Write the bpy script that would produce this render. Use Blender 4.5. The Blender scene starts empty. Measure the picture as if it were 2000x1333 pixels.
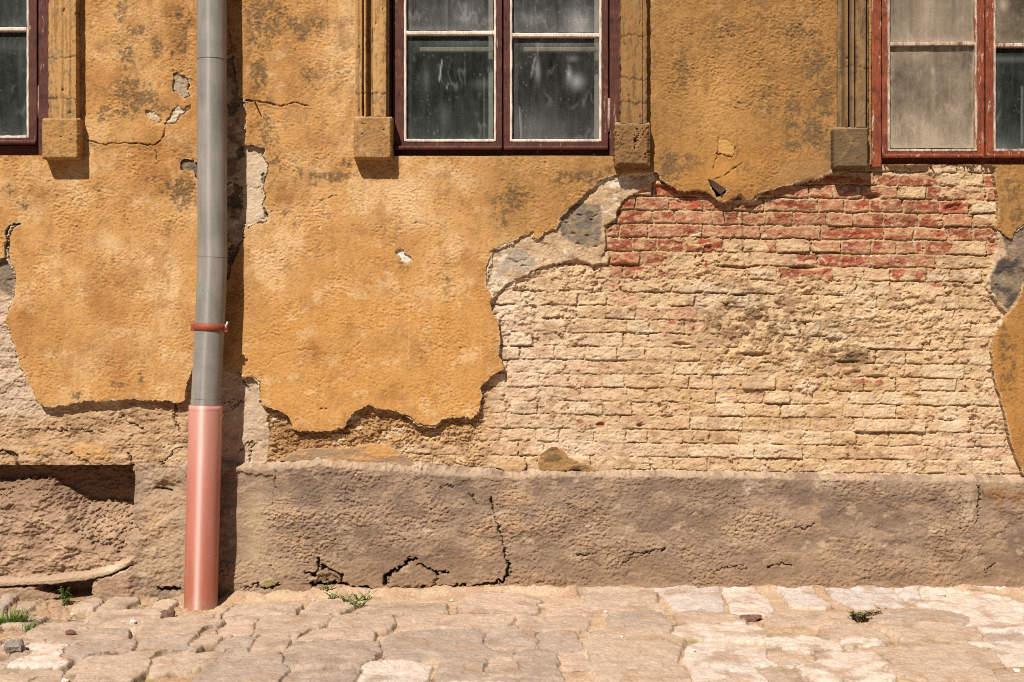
import bpy, math, random
import numpy as np
random.seed(7)
C = bpy.context.scene.collection
f32 = np.float32

# ------------------------------------------------------------------ layout
# The wall stands in the plane y = 0 and faces -y.  U is one unit of the wall
# survey (2.2 mm); at() gives the place of a surveyed spot that sits p metres
# proud of the wall.
U = 0.0022
D = 5.5
EYE = 1.21
def at(px, py, p):
    k = (D - p) / D
    return ((px - 1000) * U * k, -p, EYE + (600 - py) * U * k)
def ground(px, py, z=0.0):
    d = (EYE - z) * D / ((py - 600) * U)
    return ((px - 1000) * U * d / D, -(D - d), z)

# ------------------------------------------------------------------ noise
_r = np.random.RandomState(11)
_ang = _r.rand(256, 256) * 2 * np.pi
_gx = np.cos(_ang).astype(f32); _gy = np.sin(_ang).astype(f32)
def gn(x, y, seed=0):
    x = np.asarray(x, f32) + f32(seed * 17.31); y = np.asarray(y, f32) + f32(seed * 9.73)
    xi = np.floor(x); yi = np.floor(y)
    fx = x - xi; fy = y - yi
    i = xi.astype(np.int32) & 255; j = yi.astype(np.int32) & 255
    i1 = (i + 1) & 255; j1 = (j + 1) & 255
    u = fx * fx * fx * (fx * (fx * 6 - 15) + 10); v = fy * fy * fy * (fy * (fy * 6 - 15) + 10)
    a = _gx[i, j] * fx + _gy[i, j] * fy
    b = _gx[i1, j] * (fx - 1) + _gy[i1, j] * fy
    c = _gx[i, j1] * fx + _gy[i, j1] * (fy - 1)
    d = _gx[i1, j1] * (fx - 1) + _gy[i1, j1] * (fy - 1)
    return (a + (b - a) * u + ((c + (d - c) * u) - (a + (b - a) * u)) * v) * f32(1.5)
def fbm(x, y, octv=4, seed=0, gain=0.5, lac=2.07):
    s = 0; a = 1.0; t = 0
    for o in range(octv):
        s = s + a * gn(x, y, seed + o * 3.1)
        t += a; a *= gain; x = x * lac; y = y * lac
    return s / t
def sm(a, b, x):
    t = np.clip((x - a) / (b - a), 0, 1)
    return t * t * (3 - 2 * t)
def mixc(c, col, m):
    m = np.asarray(m)[..., None]
    return c * (1 - m) + np.array(col, f32) * m
def lin(v):
    v = v / 255.0
    return v / 12.92 if v <= 0.04045 else ((v + 0.055) / 1.055) ** 2.4
def pc(r, g, b, K=1.3):
    return np.array([lin(r) / K, lin(g) / (K * .95), lin(b) / (K * .88)], f32)   # albedo under the warm sun
def hash2(i, j, s=0):
    i = np.asarray(i, np.int64); j = np.asarray(j, np.int64)
    h = (i * 374761393 + j * 668265263 + s * 974634777) & 0xffffffff
    h = ((h ^ (h >> 13)) * 1274126177) & 0xffffffff
    return ((h ^ (h >> 16)) & 0xffff).astype(f32) / f32(65535)
def terrace(n, k):
    q = n * k; fl = np.floor(q); fr = q - fl
    return (fl + sm(0.68, 0.98, fr)) / k

# ------------------------------------------------------------------ polygons
def poly_sdf(poly, X, Y):
    P = np.array(poly, f32); n = len(P)
    d = np.full(X.shape, 1e12, f32); sgn = np.ones(X.shape, bool)
    for k in range(n):
        a = P[k]; b = P[k - 1]
        ex, ey = b - a
        wx = X - a[0]; wy = Y - a[1]
        t = np.clip((wx * ex + wy * ey) / max(ex * ex + ey * ey, 1e-9), 0, 1)
        dx = wx - ex * t; dy = wy - ey * t
        np.minimum(d, dx * dx + dy * dy, out=d)
        if a[1] != b[1]:
            cond = ((a[1] > Y) != (b[1] > Y)) & (X < ex * (Y - a[1]) / ey + a[0])
            sgn ^= cond
    return np.where(sgn, 1, -1) * np.sqrt(d)
def box_sdf(x0, x1, y0, y1, X, Y):
    qx = np.abs(X - (x0 + x1) / 2) - (x1 - x0) / 2
    qy = np.abs(Y - (y0 + y1) / 2) - (y1 - y0) / 2
    return np.hypot(np.maximum(qx, 0), np.maximum(qy, 0)) + np.minimum(np.maximum(qx, qy), 0)
def line_dist(pts, X, Y):
    d = np.full(X.shape, 1e9, f32)
    for a, b in zip(pts[:-1], pts[1:]):
        ex, ey = b[0] - a[0], b[1] - a[1]
        t = np.clip(((X - a[0]) * ex + (Y - a[1]) * ey) / (ex * ex + ey * ey), 0, 1)
        d = np.minimum(d, np.hypot(X - a[0] - ex * t, Y - a[1] - ey * t))
    return d
class Region:                       # a polygon evaluated once on a coarse survey grid
    def __init__(s, poly, pad=40):
        P = np.array(poly)
        s.x0, s.y0 = P.min(0) - pad; s.x1, s.y1 = P.max(0) + pad
        s.st = 2.5 if (s.x1 - s.x0) < 700 else 3.0
        gx = np.arange(s.x0, s.x1 + s.st, s.st, dtype=f32); gy = np.arange(s.y0, s.y1 + s.st, s.st, dtype=f32)
        s.g = poly_sdf(poly, *np.meshgrid(gx, gy, indexing='ij')); s.pad = pad
    def __call__(s, X, Y):
        u = (X - s.x0) / s.st; v = (Y - s.y0) / s.st
        n, m = s.g.shape
        out = np.maximum(np.maximum(-u, u - (n - 1)), np.maximum(-v, v - (m - 1))) * s.st
        u = np.clip(u, 0, n - 1.001); v = np.clip(v, 0, m - 1.001)
        i = u.astype(np.int32); j = v.astype(np.int32); fu = u - i; fv = v - j
        g = s.g
        r = (g[i, j] * (1 - fu) + g[i + 1, j] * fu) * (1 - fv) + (g[i, j + 1] * (1 - fu) + g[i + 1, j + 1] * fu) * fv
        return r + np.maximum(out, 0)
def blob(X, Y, cx, cy, rx, ry):
    return np.exp(-(((X - cx) / rx) ** 2 + ((Y - cy) / ry) ** 2))

# ------------------------------------------------------------------ objects
def tag(o, label=None, cat=None, group=None, kind=None):
    if label: o['label'] = label
    if cat: o['category'] = cat
    if group: o['group'] = group
    if kind: o['kind'] = kind
    return o
def empty(name, loc=(0, 0, 0)):
    o = bpy.data.objects.new(name, None); C.objects.link(o); o.location = loc
    o.empty_display_size = 0.1
    return o
def link(name, verts, faces, mat, parent=None, smooth=True, attrs=None, loops4=None):
    me = bpy.data.meshes.new(name)
    if loops4 is not None:
        V = np.asarray(verts, f32); F = np.asarray(loops4, np.int32)
        me.vertices.add(len(V)); me.vertices.foreach_set('co', V.ravel())
        me.loops.add(F.size); me.loops.foreach_set('vertex_index', F.ravel())
        me.polygons.add(len(F)); me.polygons.foreach_set('loop_start', np.arange(0, F.size, 4, dtype=np.int32))
        me.update(calc_edges=True)
    else:
        me.from_pydata([tuple(v) for v in verts], [], [tuple(f) for f in faces]); me.update()
    me.polygons.foreach_set('use_smooth', np.full(len(me.polygons), smooth, bool))
    for nm, arr in (attrs or {}).items():
        if arr.ndim == 2:
            a = me.color_attributes.new(nm, 'FLOAT_COLOR', 'POINT')
            a.data.foreach_set('color', np.concatenate([arr, np.ones((len(arr), 1))], 1).astype(f32).ravel())
        else:
            a = me.attributes.new(nm, 'FLOAT', 'POINT'); a.data.foreach_set('value', arr.astype(f32).ravel())
    if mat: me.materials.append(mat)
    me.validate()
    o = bpy.data.objects.new(name, me); C.objects.link(o)
    if parent:
        o.parent = parent
        wp = parent.location.copy()
        q = parent.parent
        while q: wp += q.location; q = q.parent
        o.location = -wp
    return o

def sheet(name, px, py, p0, H, S, back, col, mat, parent, edge=None, smooth=True):
    """A coat of wall surface: the survey grid px,py is kept where S<0, its rim is
    slid onto the S=0 outline and walled back to depth `back`."""
    nx, ny = len(px), len(py)
    PX, PY = np.meshgrid(px, py, indexing='ij')
    PX = PX.astype(f32).copy(); PY = PY.astype(f32).copy()
    Sc = (S[:-1, :-1] + S[1:, :-1] + S[:-1, 1:] + S[1:, 1:])
    keep = Sc < 0
    kp = np.zeros((nx + 1, ny + 1), np.int8); kp[1:-1, 1:-1] = keep
    cnt = kp[:-1, :-1] + kp[1:, :-1] + kp[:-1, 1:] + kp[1:, 1:]
    rim = (cnt > 0) & (cnt < 4)
    gx = np.gradient(S, px.astype(f32), axis=0); gy = np.gradient(S, py.astype(f32), axis=1)
    g2 = np.maximum(gx * gx + gy * gy, 0.2)
    sx = np.gradient(px)[:, None]; sy = np.gradient(py)[None, :]
    edge_grid = np.zeros_like(rim); edge_grid[0] = edge_grid[-1] = True; edge_grid[:, 0] = edge_grid[:, -1] = True
    mv = rim & ~edge_grid
    PX[mv] -= np.clip(S * gx / g2, -sx * .9, sx * .9)[mv]; PY[mv] -= np.clip(S * gy / g2, -sy * .9, sy * .9)[mv]
    k = (D - p0) / D
    V = np.stack([(PX - 1000) * U * k, -H, EYE + (600 - PY) * U * k], -1)
    used = cnt > 0
    idx = np.full((nx, ny), -1, np.int64); idx[used] = np.arange(used.sum())
    verts = V[used]; cols = col[used]
    I, J = np.nonzero(keep)
    F = np.stack([idx[I, J], idx[I + 1, J], idx[I + 1, J + 1], idx[I, J + 1]], 1)[:, ::-1]
    # rim walls
    E = []
    def nb(di, dj):
        return kp[1 + di:nx + di, 1 + dj:ny + dj]
    for (di, dj, a, b) in ((0, -1, (0, 0), (1, 0)), (1, 0, (1, 0), (1, 1)), (0, 1, (1, 1), (0, 1)), (-1, 0, (0, 1), (0, 0))):
        m = keep & (nb(di, dj) == 0)
        i, j = np.nonzero(m)
        E.append(np.stack([i + a[0], j + a[1], i + b[0], j + b[1]], 1))
    E = np.concatenate(E)
    ids = np.unique(np.concatenate([E[:, 0] * ny + E[:, 1], E[:, 2] * ny + E[:, 3]]))
    mp = np.full(nx * ny, -1, np.int64); mp[ids] = np.arange(len(ids)); n0 = len(verts)
    top = V.reshape(-1, 3)[ids]; bot = top.copy()
    bk = back if np.isscalar(back) else back.reshape(-1)[ids]
    mid = top.copy()
    wob = 0.5 + 0.25 * np.random.RandomState(3).rand(len(ids))
    mid[:, 1] = top[:, 1] + (-bk - top[:, 1]) * wob
    mid[:, 0] += np.random.RandomState(4).normal(0, .0012, len(ids)); mid[:, 2] += np.random.RandomState(5).normal(0, .0012, len(ids))
    bot[:, 1] = -bk
    ec = col.reshape(-1, 3)[ids] if edge is None else np.tile(np.array(edge, f32), (len(ids), 1))
    m = len(ids)
    ea = mp[E[:, 0] * ny + E[:, 1]] + n0; eb = mp[E[:, 2] * ny + E[:, 3]] + n0
    F2 = np.stack([ea, eb, eb + m, ea + m], 1); F3 = np.stack([ea + m, eb + m, eb + 2 * m, ea + 2 * m], 1)
    verts = np.concatenate([verts, top, mid, bot]); cols = np.concatenate([cols, ec, ec, ec])
    return link(name, verts, None, mat, parent, smooth, {'col': cols}, np.concatenate([F, F2, F3]))

def axis(lo, hi, a, b, st):
    """spacing st between a and b, growing outside"""
    out = list(np.arange(a, b, st)); s = st; x = a
    left = []
    while x > lo:
        s = min(s * 1.25, 14); x -= s; left.append(max(x, lo))
    s = st; x = out[-1]; right = []
    while x < hi:
        s = min(s * 1.25, 14); x += s; right.append(min(x, hi))
    return np.array(left[::-1] + out + right, f32)

# ------------------------------------------------------------------ materials
def nt(name):
    m = bpy.data.materials.new(name); m.use_nodes = True
    t = m.node_tree; t.nodes.clear()
    o = t.nodes.new('ShaderNodeOutputMaterial'); b = t.nodes.new('ShaderNodeBsdfPrincipled')
    t.links.new(b.outputs[0], o.inputs[0])
    return m, t, b, o
def noise(t, scale, detail=4, rough=.6, stretch=None):
    tc = t.nodes.new('ShaderNodeTexCoord'); n = t.nodes.new('ShaderNodeTexNoise')
    n.inputs['Scale'].default_value = scale; n.inputs['Detail'].default_value = detail; n.inputs['Roughness'].default_value = rough
    if stretch:
        mp = t.nodes.new('ShaderNodeMapping'); mp.inputs['Scale'].default_value = stretch
        t.links.new(tc.outputs['Object'], mp.inputs[0]); t.links.new(mp.outputs[0], n.inputs['Vector'])
    else:
        t.links.new(tc.outputs['Object'], n.inputs['Vector'])
    return n
def ramp(t, fac, stops):
    r = t.nodes.new('ShaderNodeValToRGB'); e = r.color_ramp.elements
    while len(e) < len(stops): e.new(.5)
    for el, (pos, c) in zip(e, stops):
        el.position = pos; el.color = (c, c, c, 1) if np.isscalar(c) else (*c, 1)
    t.links.new(fac, r.inputs[0]); return r
def mul(t, a, b, fac=1.0, mode='MULTIPLY'):
    m = t.nodes.new('ShaderNodeMix'); m.data_type = 'RGBA'; m.blend_type = mode
    if np.isscalar(fac): m.inputs[0].default_value = fac
    else: t.links.new(fac, m.inputs[0])
    for s, v in ((6, a), (7, b)):
        if isinstance(v, tuple): m.inputs[s].default_value = (*v, 1)
        else: t.links.new(v, m.inputs[s])
    return m.outputs[2]
def bump(t, b, h, strength, dist):
    n = t.nodes.new('ShaderNodeBump'); n.inputs['Strength'].default_value = strength; n.inputs['Distance'].default_value = dist
    t.links.new(h, n.inputs['Height']); t.links.new(n.outputs[0], b.inputs['Normal'])
def mat_surface(name, scale=260, var=(.8, 1.18), rough=.92, bs=.6, bd=.002, spec=.25):
    m, t, b, o = nt(name)
    at_ = t.nodes.new('ShaderNodeAttribute'); at_.attribute_name = 'col'
    n = noise(t, scale, 5, .7); r = ramp(t, n.outputs[0], [(.3, var[0]), (.7, var[1])])
    n2 = noise(t, 38, 4, .65); r2 = ramp(t, n2.outputs[0], [(.3, .92), (.7, 1.07)])
    c = mul(t, mul(t, at_.outputs['Color'], r.outputs[0]), r2.outputs[0])
    t.links.new(c, b.inputs['Base Color']); b.inputs['Roughness'].default_value = rough
    b.inputs['Specular IOR Level'].default_value = spec
    bump(t, b, n.outputs[0], bs, bd)
    return m
M_plaster = mat_surface('ochre_plaster', 240, (.84, 1.14))
M_masonry = mat_surface('old_masonry', 200, (.74, 1.2), bs=.8, bd=.003)
M_plinth = mat_surface('plinth_render', 180, (.74, 1.2), bs=.8, bd=.003)
M_stone = mat_surface('surround_stone', 300, (.84, 1.14))
M_pave = mat_surface('cobble_paving', 170, (.78, 1.18), bs=.7, bd=.003)

def mat_paint(name, base, chip, under, wear=.62):
    """weathered oil paint on window wood"""
    m, t, b, o = nt(name)
    n = noise(t, 55, 6, .7, (1, 1, .45)); n2 = noise(t, 210, 4, .6, (1, 1, .12)); n3 = noise(t, 14, 3, .5)
    c = mul(t, base, ramp(t, n3.outputs[0], [(.3, .72), (.7, 1.2)]).outputs[0])
    c = mul(t, c, ramp(t, n2.outputs[0], [(.35, .7), (.65, 1.2)]).outputs[0])
    c = mul(t, c, under, ramp(t, n.outputs[0], [(wear - .03, 0.), (wear + .02, .8)]).outputs[0], 'MIX')
    n4 = noise(t, 42, 6, .75, (1, 1, .22))
    c = mul(t, c, chip, ramp(t, n4.outputs[0], [(wear + .02, 0.), (wear + .06, .9)]).outputs[0], 'MIX')
    t.links.new(c, b.inputs['Base Color'])
    t.links.new(ramp(t, n.outputs[0], [(.3, .5), (.7, .8)]).outputs[0], b.inputs['Roughness'])
    b.inputs['Specular IOR Level'].default_value = .3
    bump(t, b, n2.outputs[0], .5, .002)
    return m
M_maroon = mat_paint('maroon_window_paint', (.085, .024, .016), (.34, .2, .12), (.03, .012, .009), .60)
M_red = mat_paint('red_window_paint', (.215, .05, .02), (.42, .3, .2), (.09, .022, .013), .57)
M_white = mat_paint('white_putty', (.62, .53, .45), (.2, .15, .11), (.42, .34, .27), .63)
M_whiteworn = mat_paint('worn_white_putty', (.5, .41, .33), (.2, .06, .03), (.30, .2, .14), .52)

def mat_simple(name, c, rough=.7, var=.2, scale=60, metal=0, spec=.3, bd=.001):
    m, t, b, o = nt(name)
    n = noise(t, scale, 5, .65); r = ramp(t, n.outputs[0], [(.3, 1 - var), (.7, 1 + var)])
    t.links.new(mul(t, c, r.outputs[0]), b.inputs['Base Color'])
    b.inputs['Roughness'].default_value = rough; b.inputs['Metallic'].default_value = metal
    b.inputs['Specular IOR Level'].default_value = spec
    bump(t, b, n.outputs[0], .5, bd); return m
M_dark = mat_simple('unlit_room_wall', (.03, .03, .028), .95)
M_inner = mat_simple('inner_window_wood', (.20, .185, .15), .8)
M_curtain = mat_simple('grey_linen', (.26, .22, .17), .95, .15, 20)
M_rust = mat_simple('rusty_iron', (.07, .035, .022), .85, .4, 150)
M_clamp = mat_simple('red_painted_clamp', (.26, .06, .03), .6, .25, 90)
M_hinge = mat_simple('worn_hinge_iron', (.30, .21, .17), .6, .5, 140)
M_green = mat_simple('weed_leaf', (.10, .17, .03), .6, .35, 60)
M_grass = mat_simple('grass_blade', (.11, .20, .025), .55, .3, 40)
M_straw = mat_simple('dry_weed', (.34, .22, .09), .8, .3, 60)
M_pebble = mat_simple('white_mortar_crumb', (.62, .56, .5), .9, .2, 120)
M_redstone = mat_simple('red_brown_stone', (.16, .085, .065), .9, .3, 90, bd=.003)
M_tint = mat_simple('dark_stone', (.22, .185, .16), .9, .3, 90, bd=.003)

def brushed(t, b):
    tg = t.nodes.new('ShaderNodeTangent'); tg.direction_type = 'RADIAL'; tg.axis = 'Z'; t.links.new(tg.outputs[0], b.inputs['Tangent'])
    b.inputs['Anisotropic'].default_value = .92; b.inputs['Anisotropic Rotation'].default_value = .25
def mat_pipe_grey():
    m, t, b, o = nt('grey_zinc_pipe')
    n = noise(t, 30, 5, .6, (1, 1, .12)); n2 = noise(t, 420, 3, .6); n3 = noise(t, 7, 4, .6)
    c = mul(t, (.225, .212, .19), ramp(t, n.outputs[0], [(.3, .82), (.7, 1.15)]).outputs[0])
    c = mul(t, c, ramp(t, n3.outputs[0], [(.35, .85), (.65, 1.12)]).outputs[0])
    c = mul(t, c, (.46, .44, .38), ramp(t, n2.outputs[0], [(.60, 0.), (.70, .7)]).outputs[0], 'MIX')
    n4 = noise(t, 46, 5, .7, (1, 1, .5))
    c = mul(t, c, (.20, .13, .07), ramp(t, n4.outputs[0], [(.66, 0.), (.74, .6)]).outputs[0], 'MIX')
    t.links.new(c, b.inputs['Base Color']); b.inputs['Roughness'].default_value = .6
    b.inputs['Specular IOR Level'].default_value = .6; brushed(t, b)
    bump(t, b, n.outputs[0], .2, .002); return m
def mat_pipe_red():
    m, t, b, o = nt('faded_terracotta_plastic')
    tc = t.nodes.new('ShaderNodeTexCoord'); sep = t.nodes.new('ShaderNodeSeparateXYZ'); t.links.new(tc.outputs['Object'], sep.inputs[0])
    n = noise(t, 26, 5, .6, (1, 1, .15)); n2 = noise(t, 300, 4, .6)
    ad = t.nodes.new('ShaderNodeMath'); ad.operation = 'MULTIPLY_ADD'; ad.inputs[1].default_value = .2
    t.links.new(n.outputs[0], ad.inputs[0]); t.links.new(sep.outputs[2], ad.inputs[2])
    r = ramp(t, ad.outputs[0], [(.12, (.40, .105, .055)), (.55, (.48, .16, .115)), (.92, (.58, .27, .215))])
    c = mul(t, r.outputs[0], ramp(t, n.outputs[0], [(.3, .9), (.7, 1.08)]).outputs[0])
    c = mul(t, c, ramp(t, n2.outputs[0], [(.28, .7), (.36, 1.)]).outputs[0], .5)
    n5 = noise(t, 18, 5, .7); c = mul(t, c, (.36, .25, .18), ramp(t, n5.outputs[0], [(.56, 0.), (.75, .45)]).outputs[0], 'MIX')
    n6 = noise(t, 45, 5, .75); a6 = t.nodes.new('ShaderNodeMath'); a6.operation = 'MULTIPLY_ADD'; a6.inputs[1].default_value = .25; t.links.new(n6.outputs[0], a6.inputs[0]); t.links.new(sep.outputs[2], a6.inputs[2])
    c = mul(t, c, (.36, .27, .19), ramp(t, a6.outputs[0], [(.06, .6), (.15, 0.)]).outputs[0], 'MIX')   # street splash round the foot
    c = mul(t, c, (.22, .07, .045), ramp(t, noise(t, 34, 6, .8, (1, 1, .35)).outputs[0], [(.68, 0.), (.72, .6)]).outputs[0], 'MIX')
    t.links.new(c, b.inputs['Base Color']); b.inputs['Roughness'].default_value = .68   # drawn plastic: brushed along its length
    b.inputs['IOR'].default_value = 1.9; b.inputs['Specular IOR Level'].default_value = 1.
    brushed(t, b)
    return m
M_pgrey = mat_pipe_grey(); M_pred = mat_pipe_red()

def mat_glass(name, dust_reflection, tint):
    m, t, b, o = nt(name)
    t.nodes.remove(b)
    a = t.nodes.new('ShaderNodeAttribute'); a.attribute_name = 'dust_reflection'
    n = noise(t, 60, 6, .7, (1, 1, .12)); n2 = noise(t, 300, 4, .6, (1, 1, .5))
    r = ramp(t, n.outputs[0], [(.3, .8), (.72, 1.2)]); r2 = ramp(t, n2.outputs[0], [(.3, .75), (.7, 1.25)])
    k = mul(t, mul(t, a.outputs['Color'], r.outputs[0]), r2.outputs[0])
    tr = t.nodes.new('ShaderNodeBsdfTransparent'); tr.inputs[0].default_value = (*tint, 1)
    gl = t.nodes.new('ShaderNodeBsdfGlossy'); gl.inputs['Roughness'].default_value = .10
    lw = t.nodes.new('ShaderNodeLayerWeight'); lw.inputs[0].default_value = .5; p5 = t.nodes.new('ShaderNodeMath'); p5.operation = 'POWER'; p5.inputs[1].default_value = 5; t.links.new(lw.outputs['Facing'], p5.inputs[0]); fr = t.nodes.new('ShaderNodeMath'); fr.operation = 'MULTIPLY_ADD'; fr.inputs[1].default_value = .9; fr.inputs[2].default_value = .07; t.links.new(p5.outputs[0], fr.inputs[0])
    mx = t.nodes.new('ShaderNodeMixShader'); t.links.new(fr.outputs[0], mx.inputs[0]); t.links.new(tr.outputs[0], mx.inputs[1]); t.links.new(gl.outputs[0], mx.inputs[2])
    df = t.nodes.new('ShaderNodeBsdfDiffuse'); df.inputs[0].default_value = (*dust_reflection, 1)
    m2 = t.nodes.new('ShaderNodeMixShader'); t.links.new(k, m2.inputs[0]); t.links.new(mx.outputs[0], m2.inputs[1]); t.links.new(df.outputs[0], m2.inputs[2])
    t.links.new(m2.outputs[0], o.inputs[0]); return m
M_glass_green = mat_glass('dusty_green_glass', (.30, .35, .32), (.85, .93, .88))
M_glass_warm = mat_glass('dusty_beige_glass', (.36, .29, .215), (.9, .9, .88))
M_glass_grey = mat_glass('dusty_grey_glass', (.38, .38, .37), (.9, .9, .88))

#@@SURFACES
# ================================================================== the house
house = tag(empty('old_house', (0, 0, 0)), 'old house front with peeling ochre plaster over bare brick and grey plinth', 'house')

EXPOSED = [(-520, 990), (-520, 600), (-60, 540), (0, 507), (9, 502), (8, 480), (13, 466), (8, 452), (16, 440), (28, 436), (43, 437), (26, 445),
 (18, 464), (17, 490), (20, 508), (29, 528), (32, 553), (28, 583), (20, 600), (12, 628), (20, 645), (24, 655), (30, 672), (35, 690), (40, 708), (48, 727), (58, 748),
 (68, 766), (73, 780), (79, 788), (88, 793), (100, 796), (118, 791), (125, 794), (135, 792), (145, 787), (158, 786), (172, 783), (190, 784), (215, 783),
 (235, 780), (250, 779), (272, 781), (300, 782), (322, 781), (340, 786), (352, 787), (361, 783), (363, 760), (368, 745), (375, 722), (385, 705), (410, 695),
 (440, 712), (466, 726), (475, 737), (498, 738), (508, 745), (509, 765), (508, 783), (518, 797), (545, 802), (560, 812), (575, 836), (585, 843), (630, 844),
 (660, 840), (675, 835), (680, 820), (690, 807), (705, 798), (718, 791), (728, 795), (745, 800), (760, 799), (780, 807), (800, 815), (815, 826), (830, 830),
 (850, 831), (858, 828), (862, 818), (875, 816), (925, 817), (935, 805), (940, 780), (942, 768), (938, 757), (945, 748), (960, 735), (975, 728), (985, 720),
 (980, 705), (972, 695), (977, 680), (976, 660), (976, 645), (970, 625), (962, 610), (958, 595), (960, 580), (953, 565), (948, 550), (948, 535), (953, 515),
 (958, 500), (958, 490), (970, 485), (985, 478), (1000, 472), (1015, 465), (1030, 458), (1042, 453), (1040, 462), (1048, 467), (1056, 465), (1062, 455),
 (1075, 450), (1088, 448), (1092, 440), (1093, 430), (1102, 418), (1115, 405), (1128, 395), (1140, 382), (1150, 372), (1162, 362), (1172, 352), (1185, 347),
 (1200, 343), (1215, 345), (1225, 338), (1245, 340), (1270, 338), (1283, 335), (1290, 350), (1310, 362), (1325, 372), (1345, 374), (1365, 371), (1380, 374),
 (1395, 385), (1405, 393), (1420, 395), (1435, 385), (1445, 378), (1455, 390), (1465, 391), (1475, 382), (1490, 375), (1510, 370), (1530, 365), (1555, 358),
 (1575, 352), (1600, 347), (1622, 340), (1630, 326), (1698, 322), (1945, 322), (1943, 350), (1948, 372), (1950, 400), (1950, 425), (1944, 445), (1960, 455), (1975, 470), (1985, 450), (2000, 438), (2040, 432), (2040, 545),
 (2000, 552), (1990, 580), (1980, 600), (1968, 615), (1955, 635), (1945, 655), (1938, 690), (1942, 715), (1943, 745), (1955, 775), (1962, 805), (1970, 840),
 (1972, 860), (1985, 890), (1998, 925), (2010, 940), (2010, 990)]
STRIP = [(425, 560), (425, 120), (448, 112), (457, 105), (461, 150), (468, 185), (479, 202), (480, 260), (478, 284), (500, 285), (518, 290), (512, 305), (526, 320),
 (520, 345), (515, 360), (519, 385), (513, 400), (526, 425), (520, 434), (500, 437), (484, 447), (480, 440), (474, 455), (478, 465), (468, 480), (462, 500), (452, 520), (446, 545)]
CHIPS = [[(338, 141), (346, 142), (368, 153), (369, 168), (366, 176), (371, 188), (360, 192), (352, 187), (348, 180), (336, 176)],
 [(338, 212), (347, 205), (358, 212), (372, 203), (372, 212), (352, 226), (344, 240), (326, 243), (330, 225)],
 [(771, 492), (784, 486), (790, 494), (802, 499), (804, 507), (797, 517), (785, 508)],
 [(352, 314), (366, 309), (396, 322), (396, 350), (384, 349), (376, 335), (352, 330)],
 [(282, 215), (300, 218), (318, 236), (310, 240), (290, 232)],
 [(1384, 352), (1396, 356), (1412, 372), (1420, 372), (1412, 378), (1400, 386), (1392, 374)]]
COATS = [  # inner coats that still cling to the masonry: outline, thickness
 ([(940, 500), (1000, 466), (1045, 446), (1100, 414), (1150, 366), (1200, 336), (1275, 330), (1279, 352), (1262, 366), (1240, 380), (1222, 388), (1212, 400), (1206, 414),
   (1203, 428), (1190, 438), (1182, 442), (1183, 470), (1182, 490), (1174, 505), (1172, 517), (1155, 518), (1142, 511), (1120, 508), (1095, 515), (1070, 520), (1045, 528), (1028, 538),
   (1005, 549), (988, 560), (972, 575), (964, 592), (940, 590)], .020),
 (STRIP, .012),
 ([(-520, 560), (-60, 520), (0, 490), (60, 430), (70, 700), (110, 770), (360, 760), (400, 680), (400, 920), (-520, 920)], .014),
 ([(400, 680), (460, 705), (512, 735), (520, 800), (528, 850), (522, 905), (400, 925)], .010),
 ([(1922, 560), (1934, 515), (1946, 470), (1942, 430), (2060, 420), (2060, 560), (2000, 560), (1984, 605), (1965, 618), (1945, 592)], .022),
]
R_exp = Region(EXPOSED); R_strip = Region(STRIP); R_chips = [Region(c, 30) for c in CHIPS]; R_coats = [(Region(c, 30), h) for c, h in COATS]
OPEN = [(-372, 96, -430, 304), (759, 1213, -430, 305), (1702, 2172, -430, 322)]

def exposed_sdf(PX, PY):
    jag = 3.4 * fbm(PX / 17, PY / 17, 3, 5) + 2.2 * np.abs(fbm(PX / 9, PY / 9, 3, 6)) - .5 + 2.0 * fbm(PX / 5, PY / 5, 2, 8)
    s = np.minimum(R_exp(PX, PY), R_strip(PX, PY))
    for r in R_chips: s = np.minimum(s, r(PX, PY))
    return s + jag
def open_sdf(PX, PY):
    s = np.full(PX.shape, 1e6, f32)
    for o in OPEN: s = np.minimum(s, box_sdf(*o, PX, PY))
    return s

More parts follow.
